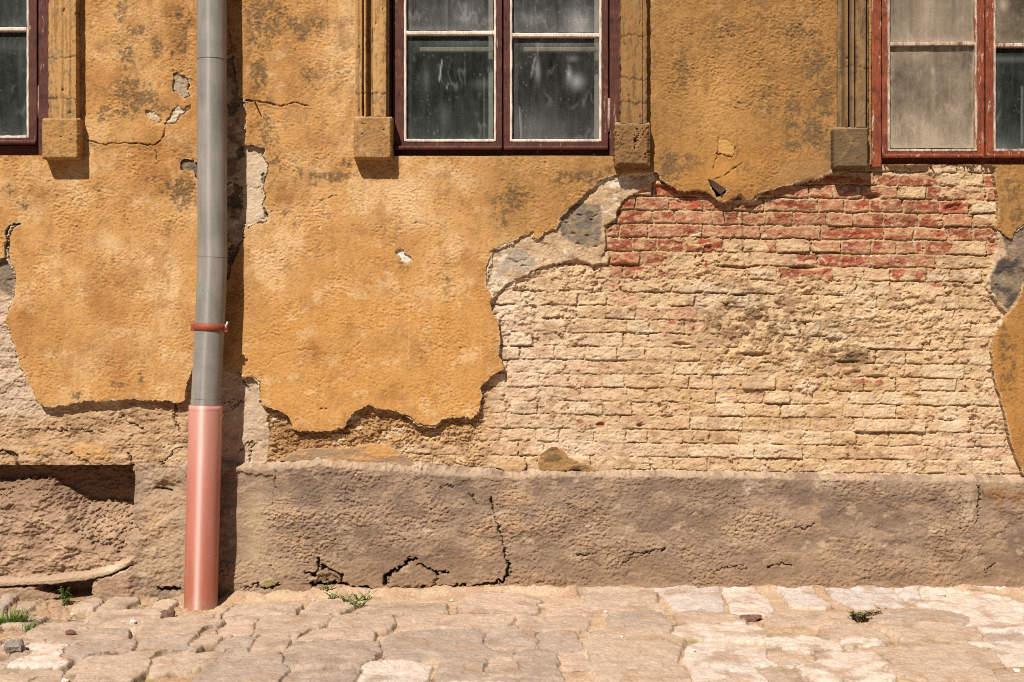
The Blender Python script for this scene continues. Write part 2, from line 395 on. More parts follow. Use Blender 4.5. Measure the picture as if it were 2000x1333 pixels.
# ---------------------------------------------------------- ochre plaster coat
def build_plaster():
    px = axis(-520, 2520, -25, 2030, 1.4); py = axis(-520, 960, -25, 955, 1.4)
    PX, PY = np.meshgrid(px, py, indexing='ij')
    sE = exposed_sdf(PX, PY); sO = open_sdf(PX, PY)
    S = np.maximum(-sE, -sO)
    # ---- relief
    x, y = PX, PY
    lowf = fbm(x / 190, y / 190, 3, 21)
    med = fbm(x / 46, y / 40, 3, 31)
    ang = .35
    xr = x * math.cos(ang) + y * math.sin(ang); yr = -x * math.sin(ang) + y * math.cos(ang)
    fine = fbm(xr / 6.8 + med * 1.6, yr / 4.0, 2, 41, .6)
    fine2 = fbm(x / 5.2, y / 4.2, 2, 47); fine3 = fbm(xr / 13, yr / 8, 2, 49)
    amp = .22 + 1.25 * sm(-.28, .42, fbm(x / 80, y / 60, 4, 51, .55))
    amp += .7 * blob(x, y, 1480, 90, 150, 110) + .4 * blob(x, y, 1560, 40, 80, 90) + .7 * blob(x, y, 1380, 180, 90, 40)
    amp += .8 * blob(x, y, 360, 90, 30, 60) + .6 * blob(x, y, 350, 370, 60, 50) + .7 * blob(x, y, 190, 400, 80, 30) + .5 * blob(x, y, 1130, 370, 90, 50) + .6 * blob(x, y, 600, 390, 60, 30) + .8 * blob(x, y, 630, 250, 25, 30)
    amp *= 1 - .55 * blob(x, y, 1340, 280, 120, 60) - .3 * blob(x, y, 620, 760, 160, 90)
    pit = np.minimum(0, fine + .22)
    H = .034 + .006 * lowf + .0016 * med * amp + .004 * fbm(x / 95, y / 80, 3, 33) + amp * (.0014 * fine + .0014 * pit + .0009 * terrace(fine + .5 * fine3, 3.2) + .0016 * np.minimum(0, fine3 + .1)) + .0023 * fine2 * (.45 + .45 * amp)
    H += .014 * sm(360, 60, np.hypot(x - 150, (y - 760) * .8)) * sm(420, 640, y)        # the left sheet hangs proud of the wall
    H += .012 * blob(x, y, 1430, 365, 60, 30) + .006 * blob(x, y, 960, 700, 40, 90) + .005 * blob(x, y, 640, 800, 90, 40)
    H += .010 * sm(940, 1010, x) * sm(470, 360, y) * sm(1230, 1100, x) * blob(x, y, 1080, 330, 120, 120)
    edge = np.minimum(sE, 1e3)
    H -= .0025 * sm(4, 0, edge) * (.5 + fbm(x / 12, y / 12, 2, 61))
    hair = np.abs(fbm(x / 88, y / 70, 5, 97, .55)); hm = sm(.05, .3, fbm(x / 170, y / 130, 2, 99) + .1)
    hl = sm(.011, .002, hair) * hm; H -= .0016 * hl
    cracks = [([(170, 275), (205, 283), (245, 279), (275, 282), (303, 284), (318, 268), (322, 242), (334, 226), (348, 206)], 1.5, .011),
      ([(478, 197), (500, 198), (520, 201), (545, 207), (575, 202), (605, 207)], 1.5, .010), ([(303, 284), (306, 312)], 1.2, .007),
      ([(1404, 268), (1402, 298), (1393, 332)], 1.0, .006), ([(1437, 290), (1430, 308), (1400, 300)], 1.4, .009), ([(1394, 352), (1420, 340), (1450, 318)], 1.2, .006),
      ([(337, 100), (337, 140)], 1.2, .005), ([(455, 120), (447, 60)], 1.2, .006),
      ([(520, 716), (532, 700), (560, 688), (600, 682), (632, 692), (680, 690), (705, 668)], .8, .0028), ([(634, 692), (632, 706), (623, 720), (624, 770), (623, 832)], .8, .0026),
      ([(800, 436), (830, 437), (845, 443)], .9, .004), ([(614, 395), (640, 388), (660, 380)], 1., .005), ([(220, 508), (232, 498)], 1.4, .007)]
    cd = np.zeros(x.shape, f32)
    wx = x + 2.5 * gn(x / 9, y / 9, 71); wy = y + 2.5 * gn(x / 9, y / 9, 73)
    for pts, w, dep in cracks:
        P = np.array(pts); x0, y0 = P.min(0) - 12; x1, y1 = P.max(0) + 12
        i0, i1 = np.searchsorted(px, [x0, x1]); j0, j1 = np.searchsorted(py, [y0, y1])
        d = line_dist(pts, wx[i0:i1, j0:j1], wy[i0:i1, j0:j1])
        d = d + 1.1 * gn(x[i0:i1, j0:j1] / 14, y[i0:i1, j0:j1] / 14, 75); k = sm(w * 1.25, w * .3, d)
        cd[i0:i1, j0:j1] = np.maximum(cd[i0:i1, j0:j1], k * dep)
        if dep > .0065: H[i0:i1, j0:j1] += .003 * sm(9, 1, d) * (wy[i0:i1, j0:j1] > np.interp(wx[i0:i1, j0:j1], np.sort(P[:, 0]), P[np.argsort(P[:, 0]), 1]))
    H -= cd
    fl = poly_sdf([(1405, 268), (1420, 272), (1437, 290), (1430, 300), (1403, 298)], x[:, :400], y[:, :400]); H[:, :400] -= .003 * sm(1, -1, fl)
    # ---- colour of the paint and of the dirt in it
    n1 = fbm(x / 130, y / 150, 4, 81); n2 = fbm(x / 42, y / 48, 4, 83, .6); n3 = fbm(x / 12, y / 12, 3, 85, .6); nv = fbm(x / 18, y / 160, 3, 87)
    c = np.tile(pc(208, 154, 92), x.shape + (1,)).astype(f32)
    c = mixc(c, pc(226, 180, 122), sm(-.05, .4, n1 + .7 * n2) * .75)
    c = mixc(c, pc(184, 126, 66), sm(-.1, .45, -n1 + .5 * n2) * .6)
    # stronger orange low on the middle sheet
    org = sm(500, 640, y) * sm(430, 520, x) * sm(1010, 900, x) + .5 * blob(x, y, 700, 520, 130, 80)
    c = mixc(c, pc(212, 152, 82), np.clip(org * (.75 + n2), 0, .9))
    c = mixc(c, pc(196, 136, 70), np.clip(org, 0, 1) * sm(.05, .5, n2) * .45)
    for (cx, cy, rx, ry, s) in ((775, 395, 60, 45, .9), (520, 500, 55, 60, .7), (690, 120, 70, 120, .35), (860, 350, 120, 30, .3), (260, 40, 60, 60, .25), (335, 560, 25, 90, .5), (900, 500, 25, 40, .4), (820, 430, 40, 20, .5), (560, 370, 60, 30, .3)):
        c = mixc(c, pc(232, 188, 136), np.clip(blob(x, y, cx, cy, rx, ry) * s * (1 + 1.6 * n2 + .6 * n3), 0, .85))
    grain = .55 * fine + .35 * fine2 + .5 * n3
    worn = fbm(x / 75, y / 60, 4, 89, .6) + .35 * grain
    c = mixc(c, pc(228, 186, 134), sm(.16, .34, worn) * .6)
    c = mixc(c, pc(176, 122, 66), sm(.14, .40, -fbm(x / 60, y / 85, 4, 91, .6) + .4 * grain) * .55)
    c = mixc(c, pc(158, 116, 70), sm(.20, .5, fbm(x / 34, y / 50, 4, 93, .6) + .5 * grain + .25 * sm(700, 100, y) - .1) * .55)
    # brown washes
    for (cx, cy, rx, ry, s) in ((330, 330, 60, 50, .7), (345, 30, 30, 90, .4), (250, 540, 60, 30, .4), (230, 700, 60, 60, .3), (610, 690, 40, 20, .4), (780, 670, 50, 25, .4), (180, 560, 30, 60, .3),
                              (60, 380, 70, 30, .45), (490, 330, 30, 60, .4), (560, 380, 40, 40, .5), (640, 300, 30, 40, .3), (50, 620, 22, 40, .4), (430, 60, 60, 200, .6), (455, 560, 25, 120, .5), (490, 150, 26, 60, .5)):
        c = mixc(c, pc(164, 108, 54), np.clip(1.25 * blob(x, y, cx, cy, rx, ry) * s * (1 + 1.8 * n2 + .8 * n3), 0, .8))
    # the panel on the right and the band towards it are toned darker
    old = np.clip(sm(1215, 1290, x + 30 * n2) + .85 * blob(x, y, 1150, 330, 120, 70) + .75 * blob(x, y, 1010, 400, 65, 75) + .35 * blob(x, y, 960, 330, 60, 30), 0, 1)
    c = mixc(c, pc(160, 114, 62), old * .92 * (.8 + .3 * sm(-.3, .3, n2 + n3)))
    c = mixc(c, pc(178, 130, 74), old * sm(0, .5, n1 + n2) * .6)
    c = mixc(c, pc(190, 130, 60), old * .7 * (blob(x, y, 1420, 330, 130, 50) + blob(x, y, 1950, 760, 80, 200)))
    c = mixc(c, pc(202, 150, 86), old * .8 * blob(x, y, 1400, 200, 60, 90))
    # grey-olive soot spots
    spots = np.zeros(x.shape, f32)
    for (cx, cy, rx, ry, s) in ((251, 108, 14, 20, .9), (248, 112, 30, 34, .35), (262, 60, 22, 14, .5), (235, 20, 12, 26, .5), (278, 195, 30, 28, .9), (255, 170, 40, 28, .5), (205, 222, 22, 16, .55), (310, 218, 22, 16, .5), (245, 222, 40, 14, .5),
        (305, 90, 16, 26, .5), (520, 40, 40, 50, .65), (600, 58, 34, 22, .75), (570, 45, 40, 25, .5), (505, 140, 18, 40, .7), (520, 260, 16, 50, .55), (540, 310, 18, 50, .5), (582, 338, 12, 14, .6), (614, 350, 10, 16, .7), (650, 346, 36, 10, .8),
        (562, 415, 12, 10, .6), (578, 437, 10, 10, .7), (678, 318, 14, 10, .5), (45, 400, 30, 12, .4), (300, 352, 20, 14, .4), (345, 365, 25, 16, .5), (20, 370, 14, 14, .5),
        (1310, 320, 22, 34, .8), (1560, 60, 60, 40, .45), (1420, 60, 50, 40, .35), (1330, 130, 30, 60, .35), (1600, 130, 40, 50, .5), (1500, 200, 40, 30, .4), (355, 60, 22, 60, .5), (350, 375, 36, 40, .5), (500, 60, 22, 70, .5), (1970, 720, 20, 90, .4), (1130, 345, 70, 20, .45), (1340, 312, 34, 24, .5), (1368, 282, 8, 8, .5), (1290, 345, 18, 14, .6), (1550, 225, 18, 50, .75), (1610, 200, 18, 40, .75), (1590, 250, 34, 36, .8), (1545, 285, 22, 14, .7), (1640, 120, 14, 90, .4), (1480, 20, 30, 30, .35),
        (1625, 290, 30, 40, .5), (1450, 330, 30, 14, .35), (975, 420, 20, 40, .5), (1010, 385, 30, 30, .5), (1100, 345, 60, 16, .4), (1190, 330, 20, 10, .5), (1975, 370, 30, 30, .4), (1985, 420, 20, 24, .5), (600, 150, 30, 40, .3), (1960, 660, 16, 40, .5), (790, 516, 16, 26, .35), (870, 545, 30, 20, .25), (905, 395, 10, 12, .5), (230, 752, 14, 8, .6), (150, 772, 16, 12, .4), (275, 725, 10, 30, .4)):
        spots = np.maximum(spots, s * blob(x, y, cx, cy, rx, ry))
    sp = sm(.16, .75, spots * (.75 + .8 * n3 + 1.1 * n2) * (.55 + .9 * sm(-.25, .25, fine2 + .7 * n3)) * 1.5)
    c = mixc(c, pc(106, 84, 58), sp * .82); drip = fbm(x / 9, y / 130, 4, 95, .6); c = mixc(c, pc(140, 104, 62), sm(.16, .42, drip + .2 * n2 + .12 * grain) * (sm(180, 20, y) * .5 + .45 * old) * .8)
    c = mixc(c, pc(140, 100, 58), sm(.05, .5, n2 + .35 * n3 + .25 * n1) * sm(520, 60, y) * .5)
    c = mixc(c, pc(168, 118, 64), np.clip(nv * .5 + .6 * n3 * n2, 0, .16))
    c = mixc(c, pc(150, 116, 80), np.clip(blob(x, y, 1590, 340, 90, 25) + blob(x, y, 1640, 300, 30, 60), 0, 1) * .5)
    c = mixc(c, pc(104, 76, 48), hl * .45)
    # pits are darker
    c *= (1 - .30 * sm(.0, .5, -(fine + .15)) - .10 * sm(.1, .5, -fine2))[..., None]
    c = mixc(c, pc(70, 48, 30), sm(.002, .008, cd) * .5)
    c = mixc(c, pc(210, 160, 90), .7 * np.pad(sm(1, -1, fl), ((0, 0), (0, x.shape[1] - 400))))
    scr = (np.abs(x - 799) < .8) & (y > 590) & (y < 720) & (n3 > -.15); c = mixc(c, pc(235, 205, 160), scr * .22)
    c = mixc(c, pc(208, 176, 132), sm(4.0, .5, edge) * sm(.0, .25, n2 + .1) * .8)
    for hx, hy in ((628, 799), (637, 799)):
        H -= .01 * sm(2.6, 1.2, np.hypot(x - hx, y - hy))
    back = np.where(sO < 6, -.14, -.02).astype(f32)
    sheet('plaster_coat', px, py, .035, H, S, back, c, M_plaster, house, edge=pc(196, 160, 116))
build_plaster()

# ---------------------------------------------------------- exposed masonry
def ptop(x):          # top line of the plinth
    return np.interp(x, [-520, 0, 258, 330, 365, 470, 540, 620, 760, 910, 1000, 1200, 1500, 1700, 1900, 2000, 2520], [905, 906, 906, 912, 900, 906, 905, 893, 900, 916, 920, 921, 926, 929, 932, 934, 940]).astype(f32)
def build_masonry():
    px = axis(-520, 2520, -25, 2030, 1.3); py = axis(90, 960, 90, 958, 1.3)
    PX, PY = np.meshgrid(px, py, indexing='ij'); x, y = PX, PY
    sE = exposed_sdf(PX, PY)
    cut = np.where(x < 262, y - 907, y - ptop(x) - 16) + 1.5 * fbm(x / 14, y / 14, 2, 3)
    S = np.maximum(np.maximum(sE - 14, cut), -open_sdf(x, y))
    n1 = fbm(x / 120, y / 90, 3, 101); n2 = fbm(x / 40, y / 30, 4, 103, .55); n3 = fbm(x / 13, y / 10, 3, 105, .6); n4 = fbm(x / 5, y / 4, 2, 107)
    # ---- bricks
    wx = x + 3.2 * gn(x / 30, y / 30, 111) + 1.3 * gn(x / 9, y / 9, 113); wy = y + 2.6 * gn(x / 45, y / 30, 115) + 1.1 * gn(x / 8, y / 8, 117)
    v = (wy - 383 - (wx - 1200) * .012) / 26.8
    k = np.floor(v).astype(np.int32); fv = (v - k) * 26.8
    w = np.where(k % 2 == 0, 114., 58.).astype(f32)
    u = (wx + hash2(k, k * 0, 5) * 114) / w; j = np.floor(u).astype(np.int32)
    # jittered joints
    def jnt(jj): return (jj + (hash2(k, jj, 9) - .5) * .34) * w
    uu = u * w
    lo = jnt(j); hi = jnt(j + 1)
    j = np.where(uu < lo, j - 1, np.where(uu >= hi, j + 1, j)); lo = jnt(j); hi = jnt(j + 1)
    split = (hash2(k, j, 13) > .62) & (w > 100)
    midj = (lo + hi) / 2 + (hash2(k, j, 15) - .5) * 14
    right = split & (uu > midj)
    lo2 = np.where(right, midj, lo); hi2 = np.where(split & ~right, midj, hi)
    bid = j * 2 + right
    r1 = hash2(k, bid, 21); r2 = hash2(k, bid, 23); r3 = hash2(k, bid, 25); r4 = hash2(k, bid, 27)
    ex = np.minimum(uu - lo2, hi2 - uu) - 1.7; ey = np.minimum(fv, 26.8 - fv) - 1.8
    rad = 4.0
    q = rad - np.hypot(np.maximum(rad - ex, 0), np.maximum(rad - ey, 0)); q = np.where((ex > rad) & (ey > rad), rad + np.minimum(ex, ey) - rad, q)
    q = q + 1.2 * n4 + .9 * n3 - np.where(r4 > .75, 2.2, 0)
    face = sm(-.6, 2.2, q)
    gap = np.minimum(np.minimum(uu - lo2, hi2 - uu), np.minimum(fv, 26.8 - fv)) + .7 * n4 + .8 * n3
    redz = sm(338, 352, y) * sm(575, 505, y + 26 * n2 + 10 * n3) * sm(1180, 1195, x)
    # worn faces: one lumpy skin over everything, single bricks set a little in or out
    skin = .0035 * n2 + .0022 * n3 + .0014 * n4 + .0045 * terrace(fbm(x / 34, y / 16, 4, 123, .55) + .25 * n3, 4) - .005 * sm(.12, .5, n3 - .6 * n2)
    off = (r1 - .5) * .008 + (r2 - .5) * .007 * (fv / 26.8 - .5) + np.where(r4 > .9, .005, 0)
    bh = .004 + skin + off * sm(0, 3.0, gap)
    opn = sm(-.02, .22, fbm(x / 30, y / 17, 3, 119, .6) + .3 * (r3 - .5)) + .35 * sm(.5, .3, hash2(k, bid, 41)) * (fv > 22)
    opn = np.clip(.04 + .9 * opn + .8 * blob(x, y, 1225, 440, 70, 90) + .5 * blob(x, y, 1680, 440, 260, 90), 0, 1)
    Hb = bh - sm(2.6, .8, gap) * (.0012 + (.0095 + .003 * redz) * opn)
    bh = Hb
    # mortar smeared over the bricks
    mz = n2 * .9 + n1 * .7 + .35 * n3
    mz += .62 * blob(x, y, 1390, 540, 95, 34) + .5 * blob(x, y, 1870, 395, 70, 32) + .34 * blob(x, y, 1560, 610, 160, 60) + .3 * blob(x, y, 1750, 640, 200, 60) + .30 * blob(x, y, 1600, 700, 170, 50) + .4 * blob(x, y, 990, 560, 60, 50)
    mz += .4 * blob(x, y, 1130, 560, 70, 25) + .4 * blob(x, y, 1820, 790, 120, 60) + .3 * blob(x, y, 1080, 640, 80, 30) + .4 * blob(x, y, 1380, 470, 60, 25)
    mz -= .9 * redz * (blob(x, y, 1230, 445, 60, 70) + .75 * blob(x, y, 1650, 440, 250, 85)) + .22 * sm(690, 760, y) * sm(1000, 1060, x)
    smear = sm(.15, .36, mz)
    lump = .008 + .015 * terrace(fbm(x / 46, y / 22, 4, 121, .58) + .2 * n3, 4) + .0055 * n3 + .0024 * n4
    Hb = Hb + (np.maximum(lump, Hb * .6) - Hb) * smear
    # deep broken places
    for (cx, cy, rx, ry, dep) in ((1570, 522, 26, 5, .02), (1440, 522, 44, 3.2, .018), (1446, 577, 16, 3, .022), (1366, 571, 10, 3.5, .016), (1704, 383, 17, 6, .02), (1250, 833, 5, 3, .02), (1172, 831, 10, 6, .012), (1860, 407, 18, 9, .010), (1230, 520, 36, 3, .012), (1475, 692, 30, 4, .016), (1330, 672, 18, 4, .016), (1655, 707, 24, 4, .016), (1715, 735, 22, 4, .014)):
        Hb -= dep * sm(1.25, .5, np.hypot((wx - cx) / rx, (wy - cy) / ry))
    # ---- rubble and mortar elsewhere
    Hr = .004 + .018 * terrace(fbm(x / 60, y / 36, 4, 131, .5), 3) + .010 * n2 + .0065 * np.abs(n3) + .002 * n4
    lumpy = sm(500, 540, x) * sm(960, 930, x) * sm(790, 815, y)
    cells = np.abs(fbm(x / 22, y / 16, 4, 133, .6)) + .35 * np.abs(n3)
    Hr += lumpy * (.030 * cells - .008)
    wb = sm(930, 985, x + 25 * n2) * np.ones_like(y)
    wb = np.maximum(wb, .8 * blob(x, y, 850, 885, 90, 18))
    H = Hr + (Hb - Hr) * wb
    # ---- inner coats
    jag = 4.2 * fbm(x / 16, y / 14, 4, 141, .6) + 1.4 * np.abs(n3) + 1.0 * n4
    cs = np.zeros(x.shape, f32); idc = np.zeros(x.shape, np.int8)
    for i, (R, h) in enumerate(R_coats):
        m = sm(1.2, -1.2, R(x, y) + jag)
        Hc = h + .004 * terrace(fbm(x / 75, y / 48, 4, 151 + i, .5), 5) * (2.6 if i in (2, 3) else 1.7) + (.0012 if i == 1 else .0022) * n3 + .0010 * n4 + .003 * n1 + .004 * n2 - .004 * sm(.22, .5, fbm(x / 22, y / 16, 3, 157))
        H = np.where(m > 0, H + (np.maximum(Hc, H * .2 + h * .6) - H) * m, H)
        cs = np.maximum(cs, m); idc[m > .5] = i + 1
    # ragged remains of the undercoat along the plaster edge
    rw_ = 5.5 * fbm(x / 38, y / 38, 2, 193) + 3.5 * np.abs(n3) + 2 * n4 + 6.5 * (blob(x, y, 962, 540, 22, 50) + blob(x, y, 1000, 478, 40, 12) + blob(x, y, 1465, 388, 40, 10) + blob(x, y, 1210, 356, 50, 14) + .7 * blob(x, y, 1580, 352, 60, 10) + .6 * blob(x, y, 860, 830, 90, 14) + .5 * blob(x, y, 500, 780, 20, 40) + .8 * blob(x, y, 518, 380, 12, 50) + .8 * blob(x, y, 1945, 650, 12, 60)) - .5
    rimm = sm(1.0, -1.0, -sE - rw_) * (sE < 1)
    H = H + (.0285 + .003 * n2 + .002 * n3 - H) * rimm * (H < .0275)
    # key holes hacked in the grey coat
    for (kx, ky) in ((1107, 436), (1131, 421), (1157, 431), (1119, 457), (1146, 462), (1128, 477), (1162, 483), (1010, 512), (1022, 520)):
        H -= .006 * sm(5.0, 2.0, np.hypot((x - kx + 5 * n3), (y - ky) * 1.6 + 4 * n2) + 2.5 * n4)
    # lower left: cracked, flaking coat
    lw = sm(395, 360, x) * sm(560, 640, y)
    fl = fbm(x / 62, y / 34, 4, 161, .55)
    H += lw * (.014 * terrace(fl, 4.2) + .005 * n2 + .0026 * n3 + .0012 * n4)
    H += lw * .016 * sm(850, 900, y) * sm(300, 200, x)
    crk = [([(0, 880), (30, 888), (38, 905)], 4, .02), ([(95, 837), (130, 842)], 2.5, .012), ([(118, 880), (150, 893), (180, 905)], 2, .01), ([(235, 812), (262, 828), (280, 840)], 2, .01), ([(345, 790), (340, 820), (350, 840)], 2, .012),
           ([(355, 870), (330, 890), (318, 908)], 2, .014), ([(250, 885), (262, 906)], 3, .02), ([(140, 836), (205, 852)], 1.2, .008), ([(455, 800), (475, 780)], 1.4, .01), ([(440, 790), (474, 778)], 1.2, .01), ([(468, 880), (495, 862), (488, 900)], 1.6, .01), ([(0, 850), (60, 838), (110, 838)], 1.2, .007), ([(475, 745), (488, 765)], 2, .012)]
    cd = np.zeros(x.shape, f32)
    for pts, wd, dep in crk:
        P = np.array(pts); i0, i1 = np.searchsorted(px, [P[:, 0].min() - 14, P[:, 0].max() + 14]); j0, j1 = np.searchsorted(py, [P[:, 1].min() - 14, P[:, 1].max() + 14])
        sx_ = (wx + 6 * n3 + 3 * n4)[i0:i1, j0:j1]; sy_ = (wy + 6 * gn(x / 10, y / 10, 191) + 3 * n4)[i0:i1, j0:j1]; d = line_dist(pts, sx_, sy_) + 1.2 * n3[i0:i1, j0:j1]; cd[i0:i1, j0:j1] = np.maximum(cd[i0:i1, j0:j1], dep * sm(wd * 1.1, wd * .3, d))
    H -= cd
    # ---- colours
    cream = np.tile(pc(218, 182, 138), x.shape + (1,)).astype(f32)
    cream = mixc(cream, pc(214, 170, 112), np.clip(.8 * blob(x, y, 1450, 760, 300, 110) + .4 * blob(x, y, 1130, 650, 60, 30) + .6 * blob(x, y, 1680, 800, 120, 120), 0, 1) * sm(-.3, .4, n2))
    cream = mixc(cream, pc(228, 198, 168), np.clip(blob(x, y, 985, 620, 60, 90) + .7 * blob(x, y, 1060, 740, 120, 120) + .8 * blob(x, y, 1900, 870, 70, 60) + .6 * blob(x, y, 1200, 880, 150, 25), 0, 1) * .8)
    cream = mixc(cream, pc(182, 140, 104), sm(.0, .45, n2 + .6 * n3) * .65)
    cream = mixc(cream, pc(158, 122, 86), np.clip(1.1 * blob(x, y, 1440, 590, 100, 44) + .6 * blob(x, y, 1540, 640, 160, 60) + .6 * blob(x, y, 1640, 690, 80, 50) + .5 * blob(x, y, 1480, 640, 100, 30), 0, 1) * sm(-.3, .3, n2 + n3))
    cream = mixc(cream, pc(112, 88, 64), np.clip(.7 * blob(x, y, 1445, 590, 60, 26) + .5 * blob(x, y, 1560, 650, 90, 30) + blob(x, y, 1670, 695, 60, 30) + blob(x, y, 1390, 632, 40, 16) + .6 * blob(x, y, 1450, 600, 30, 16), 0, 1) * sm(-.25, .35, n3 + n2) * .8)
    cream = mixc(cream, pc(160, 124, 86), sm(.18, .5, n3 + .4 * n4 + .4 * n1) * .55)
    # single bricks differ
    bt = face * (1 - smear) * (.75 + .25 * redz)
    cream_b = cream * (0.90 + .17 * r3)[..., None]
    cream_b = mixc(cream_b, pc(200, 152, 122), (r2 > .66) * .6 * sm(-.4, .3, n2 + n3))
    cream_b = mixc(cream_b, pc(234, 214, 182), (r1 > .8) * .4)
    red = pc(160, 80, 54) * (.75 + .5 * r3)[..., None]
    red = mixc(red, pc(192, 128, 96), sm(-.2, .4, n2 + .5 * n3 + (r1 - .5) * .9) * .8)
    red = mixc(red, pc(208, 166, 122), sm(.0, .46, fbm(x / 18, y / 10, 4, 171, .65) + .15 * n4 + .5 * n2 + .12) * .85)
    rz = redz * (1 - .75 * blob(x, y, 1410, 480, 75, 46) - .4 * blob(x, y, 1850, 400, 70, 30)) * (.35 + .65 * np.clip(1.3 * blob(x, y, 1225, 440, 70, 90) + blob(x, y, 1700, 440, 270, 100) + .5 * blob(x, y, 1350, 420, 120, 60), 0, 1))
    isred = (r4 * .75 + .25 * hash2(k, bid, 31) < rz * 1.1)
    pink = sm(1185, 1200, x) * sm(1420, 1380, x) * sm(520, 540, y) * sm(650, 636, y) * (r4 < .72)
    cb = np.where(isred[..., None], red, cream_b)
    cb = mixc(cb, pc(205, 140, 112), pink * sm(-.35, .15, n2 + n3) * .85)
    cb = mixc(cb, pc(170, 62, 40), pink * sm(.32, .45, fbm(x / 12, y / 9, 3, 173)) * .8)
    mcol = mixc(cream, pc(202, 160, 116), redz * .8) * (1 - .12 * sm(3., 1., gap) * (1 - smear))[..., None]
    c = mcol * (1 - bt)[..., None] + cb * bt[..., None]
    for (cx, cy, rx, ry) in ((1172, 831, 10, 6), (1134, 822, 6, 5), (1717, 748, 9, 7), (1680, 745, 18, 4), (1565, 504, 10, 7), (1574, 532, 20, 6), (1380, 520, 4, 10), (1313, 630, 9, 4), (1862, 407, 17, 9), (1800, 403, 12, 5)):
        c = mixc(c, pc(168, 84, 60), sm(1.2, .7, np.hypot((wx - cx) / rx, (wy - cy) / ry)) * .85)
    wsh = fbm(x / 95, y / 70, 4, 177, .55); c = mixc(c, pc(172, 134, 98), wb * sm(.08, .45, wsh + .3 * n3) * .5); c = mixc(c, pc(232, 206, 174), wb * (1 - .8 * redz) * sm(.08, .45, -wsh + .3 * n3) * .5)
    # drips under the broken window corner
    dr = sm(3.2, 1., np.abs(x - 1450 + 2 * n3)) * sm(395, 420, y) * sm(500, 450, y); c = mixc(c, pc(96, 76, 54), dr * .6)
    c = mixc(c, pc(236, 214, 190), sm(.5, .62, fbm(x / 15, y / 12, 3, 175) + .1 * n4 + .3 * blob(x, y, 1680, 500, 160, 30)) * wb * .5)
    # rubble band and coats
    rub = np.tile(pc(190, 146, 98), x.shape + (1,)).astype(f32); rub = mixc(rub, pc(140, 100, 62), sm(-.05, .4, n2 + .6 * n3) * .8); rub = mixc(rub, pc(228, 200, 164), sm(.1, .5, -n2 + .5 * n3) * .8)
    rub = mixc(rub, pc(146, 104, 62), blob(x, y, 570, 850, 40, 40) * .7); rub = mixc(rub, pc(206, 170, 128), blob(x, y, 960, 860, 50, 30) * .5)
    c = rub * (1 - wb)[..., None] + c * wb[..., None]
    cc = np.tile(pc(208, 174, 136), x.shape + (1,)).astype(f32); cc = mixc(cc, pc(176, 140, 102), sm(-.15, .4, n2 + .6 * n3) * .75); cc = mixc(cc, pc(232, 208, 174), sm(.1, .5, n1 + .4 * n3) * .6); cc = mixc(cc, pc(236, 220, 194), sm(.18, .26, fbm(x / 24, y / 18, 4, 195, .6) + .4 * (blob(x, y, 1200, 352, 50, 14) + blob(x, y, 965, 530, 14, 50)) - .06) * .7); cc = mixc(cc, pc(140, 112, 82), sm(.24, .34, fbm(x / 17, y / 13, 4, 197, .6)) * .6)
    pale = sm(130, 60, x) * sm(560, 600, y) * sm(840, 790, y) + blob(x, y, 495, 810, 40, 110) * .8
    cc = mixc(cc, pc(202, 174, 146), np.clip(pale, 0, 1) * .85)
    tanz = lw * sm(790, 810, y + .15 * (x - 150)); cc = mixc(cc, pc(190, 152, 112), tanz * .85); cc = mixc(cc, pc(156, 120, 84), tanz * sm(.0, .4, n2 + .3 * n3) * .75); cc = mixc(cc, pc(210, 178, 140), tanz * sm(.1, .5, n1 - n2 * .6) * .6)
    c = c * (1 - cs)[..., None] + cc * cs[..., None]
    # grey patches of the scratch coat
    grey = Region([(1091, 442), (1100, 420), (1118, 404), (1134, 397), (1152, 400), (1172, 402), (1175, 430), (1173, 455), (1172, 470), (1166, 480), (1140, 481), (1118, 474), (1100, 465)], 20)
    g1 = sm(3, -3, grey(x, y) + 4 * n3 + 3 * n2); c = mixc(c, pc(120, 108, 94), g1 * (.72 + .2 * sm(-.2, .2, n2))); c = mixc(c, pc(164, 136, 100), g1 * sm(-.08, .25, fbm(x / 26, y / 14, 4, 181, .6) + .2 * n3) * .75); c = mixc(c, pc(82, 74, 66), g1 * sm(.1, .4, fbm(x / 20, y / 12, 4, 187, .6)) * .7)
    g2 = sm(3, -3, Region([(1000, 486), (1015, 485), (1030, 495), (1044, 508), (1044, 520), (1030, 530), (1012, 533), (1003, 520), (985, 530), (972, 545), (970, 530), (985, 510)], 20)(x, y) + 4 * n3); c = mixc(c, pc(176, 160, 140), g2 * .8)
    g3 = sm(3, -3, Region([(0, 510), (16, 505), (28, 528), (32, 553), (26, 582), (10, 570), (-10, 560), (-60, 545)], 20)(x, y) + 3 * n3); c = mixc(c, pc(128, 110, 94), g3 * .9)
    g3b = sm(60, 30, x) * sm(510, 500, y) * sm(430, 436, y); c = mixc(c, pc(126, 108, 90), g3b * .9)
    g4 = sm(3, -3, Region([(1946, 440), (1960, 478), (1962, 500), (1945, 510), (1932, 545), (1932, 566), (1950, 590), (1966, 604), (1978, 592), (1994, 560), (2004, 540), (2060, 540), (2060, 430), (1990, 440), (1975, 470)], 20)(x, y) + 3 * n3); c = mixc(c, pc(88, 76, 66), g4 * (.7 + .3 * sm(-.2, .2, n2))); c = mixc(c, pc(170, 140, 104), g4 * sm(.1, .35, fbm(x / 22, y / 22, 3, 183)) * .7)
    c = mixc(c, pc(228, 206, 172), rimm * (.65 + .3 * sm(-.2, .2, n3)))
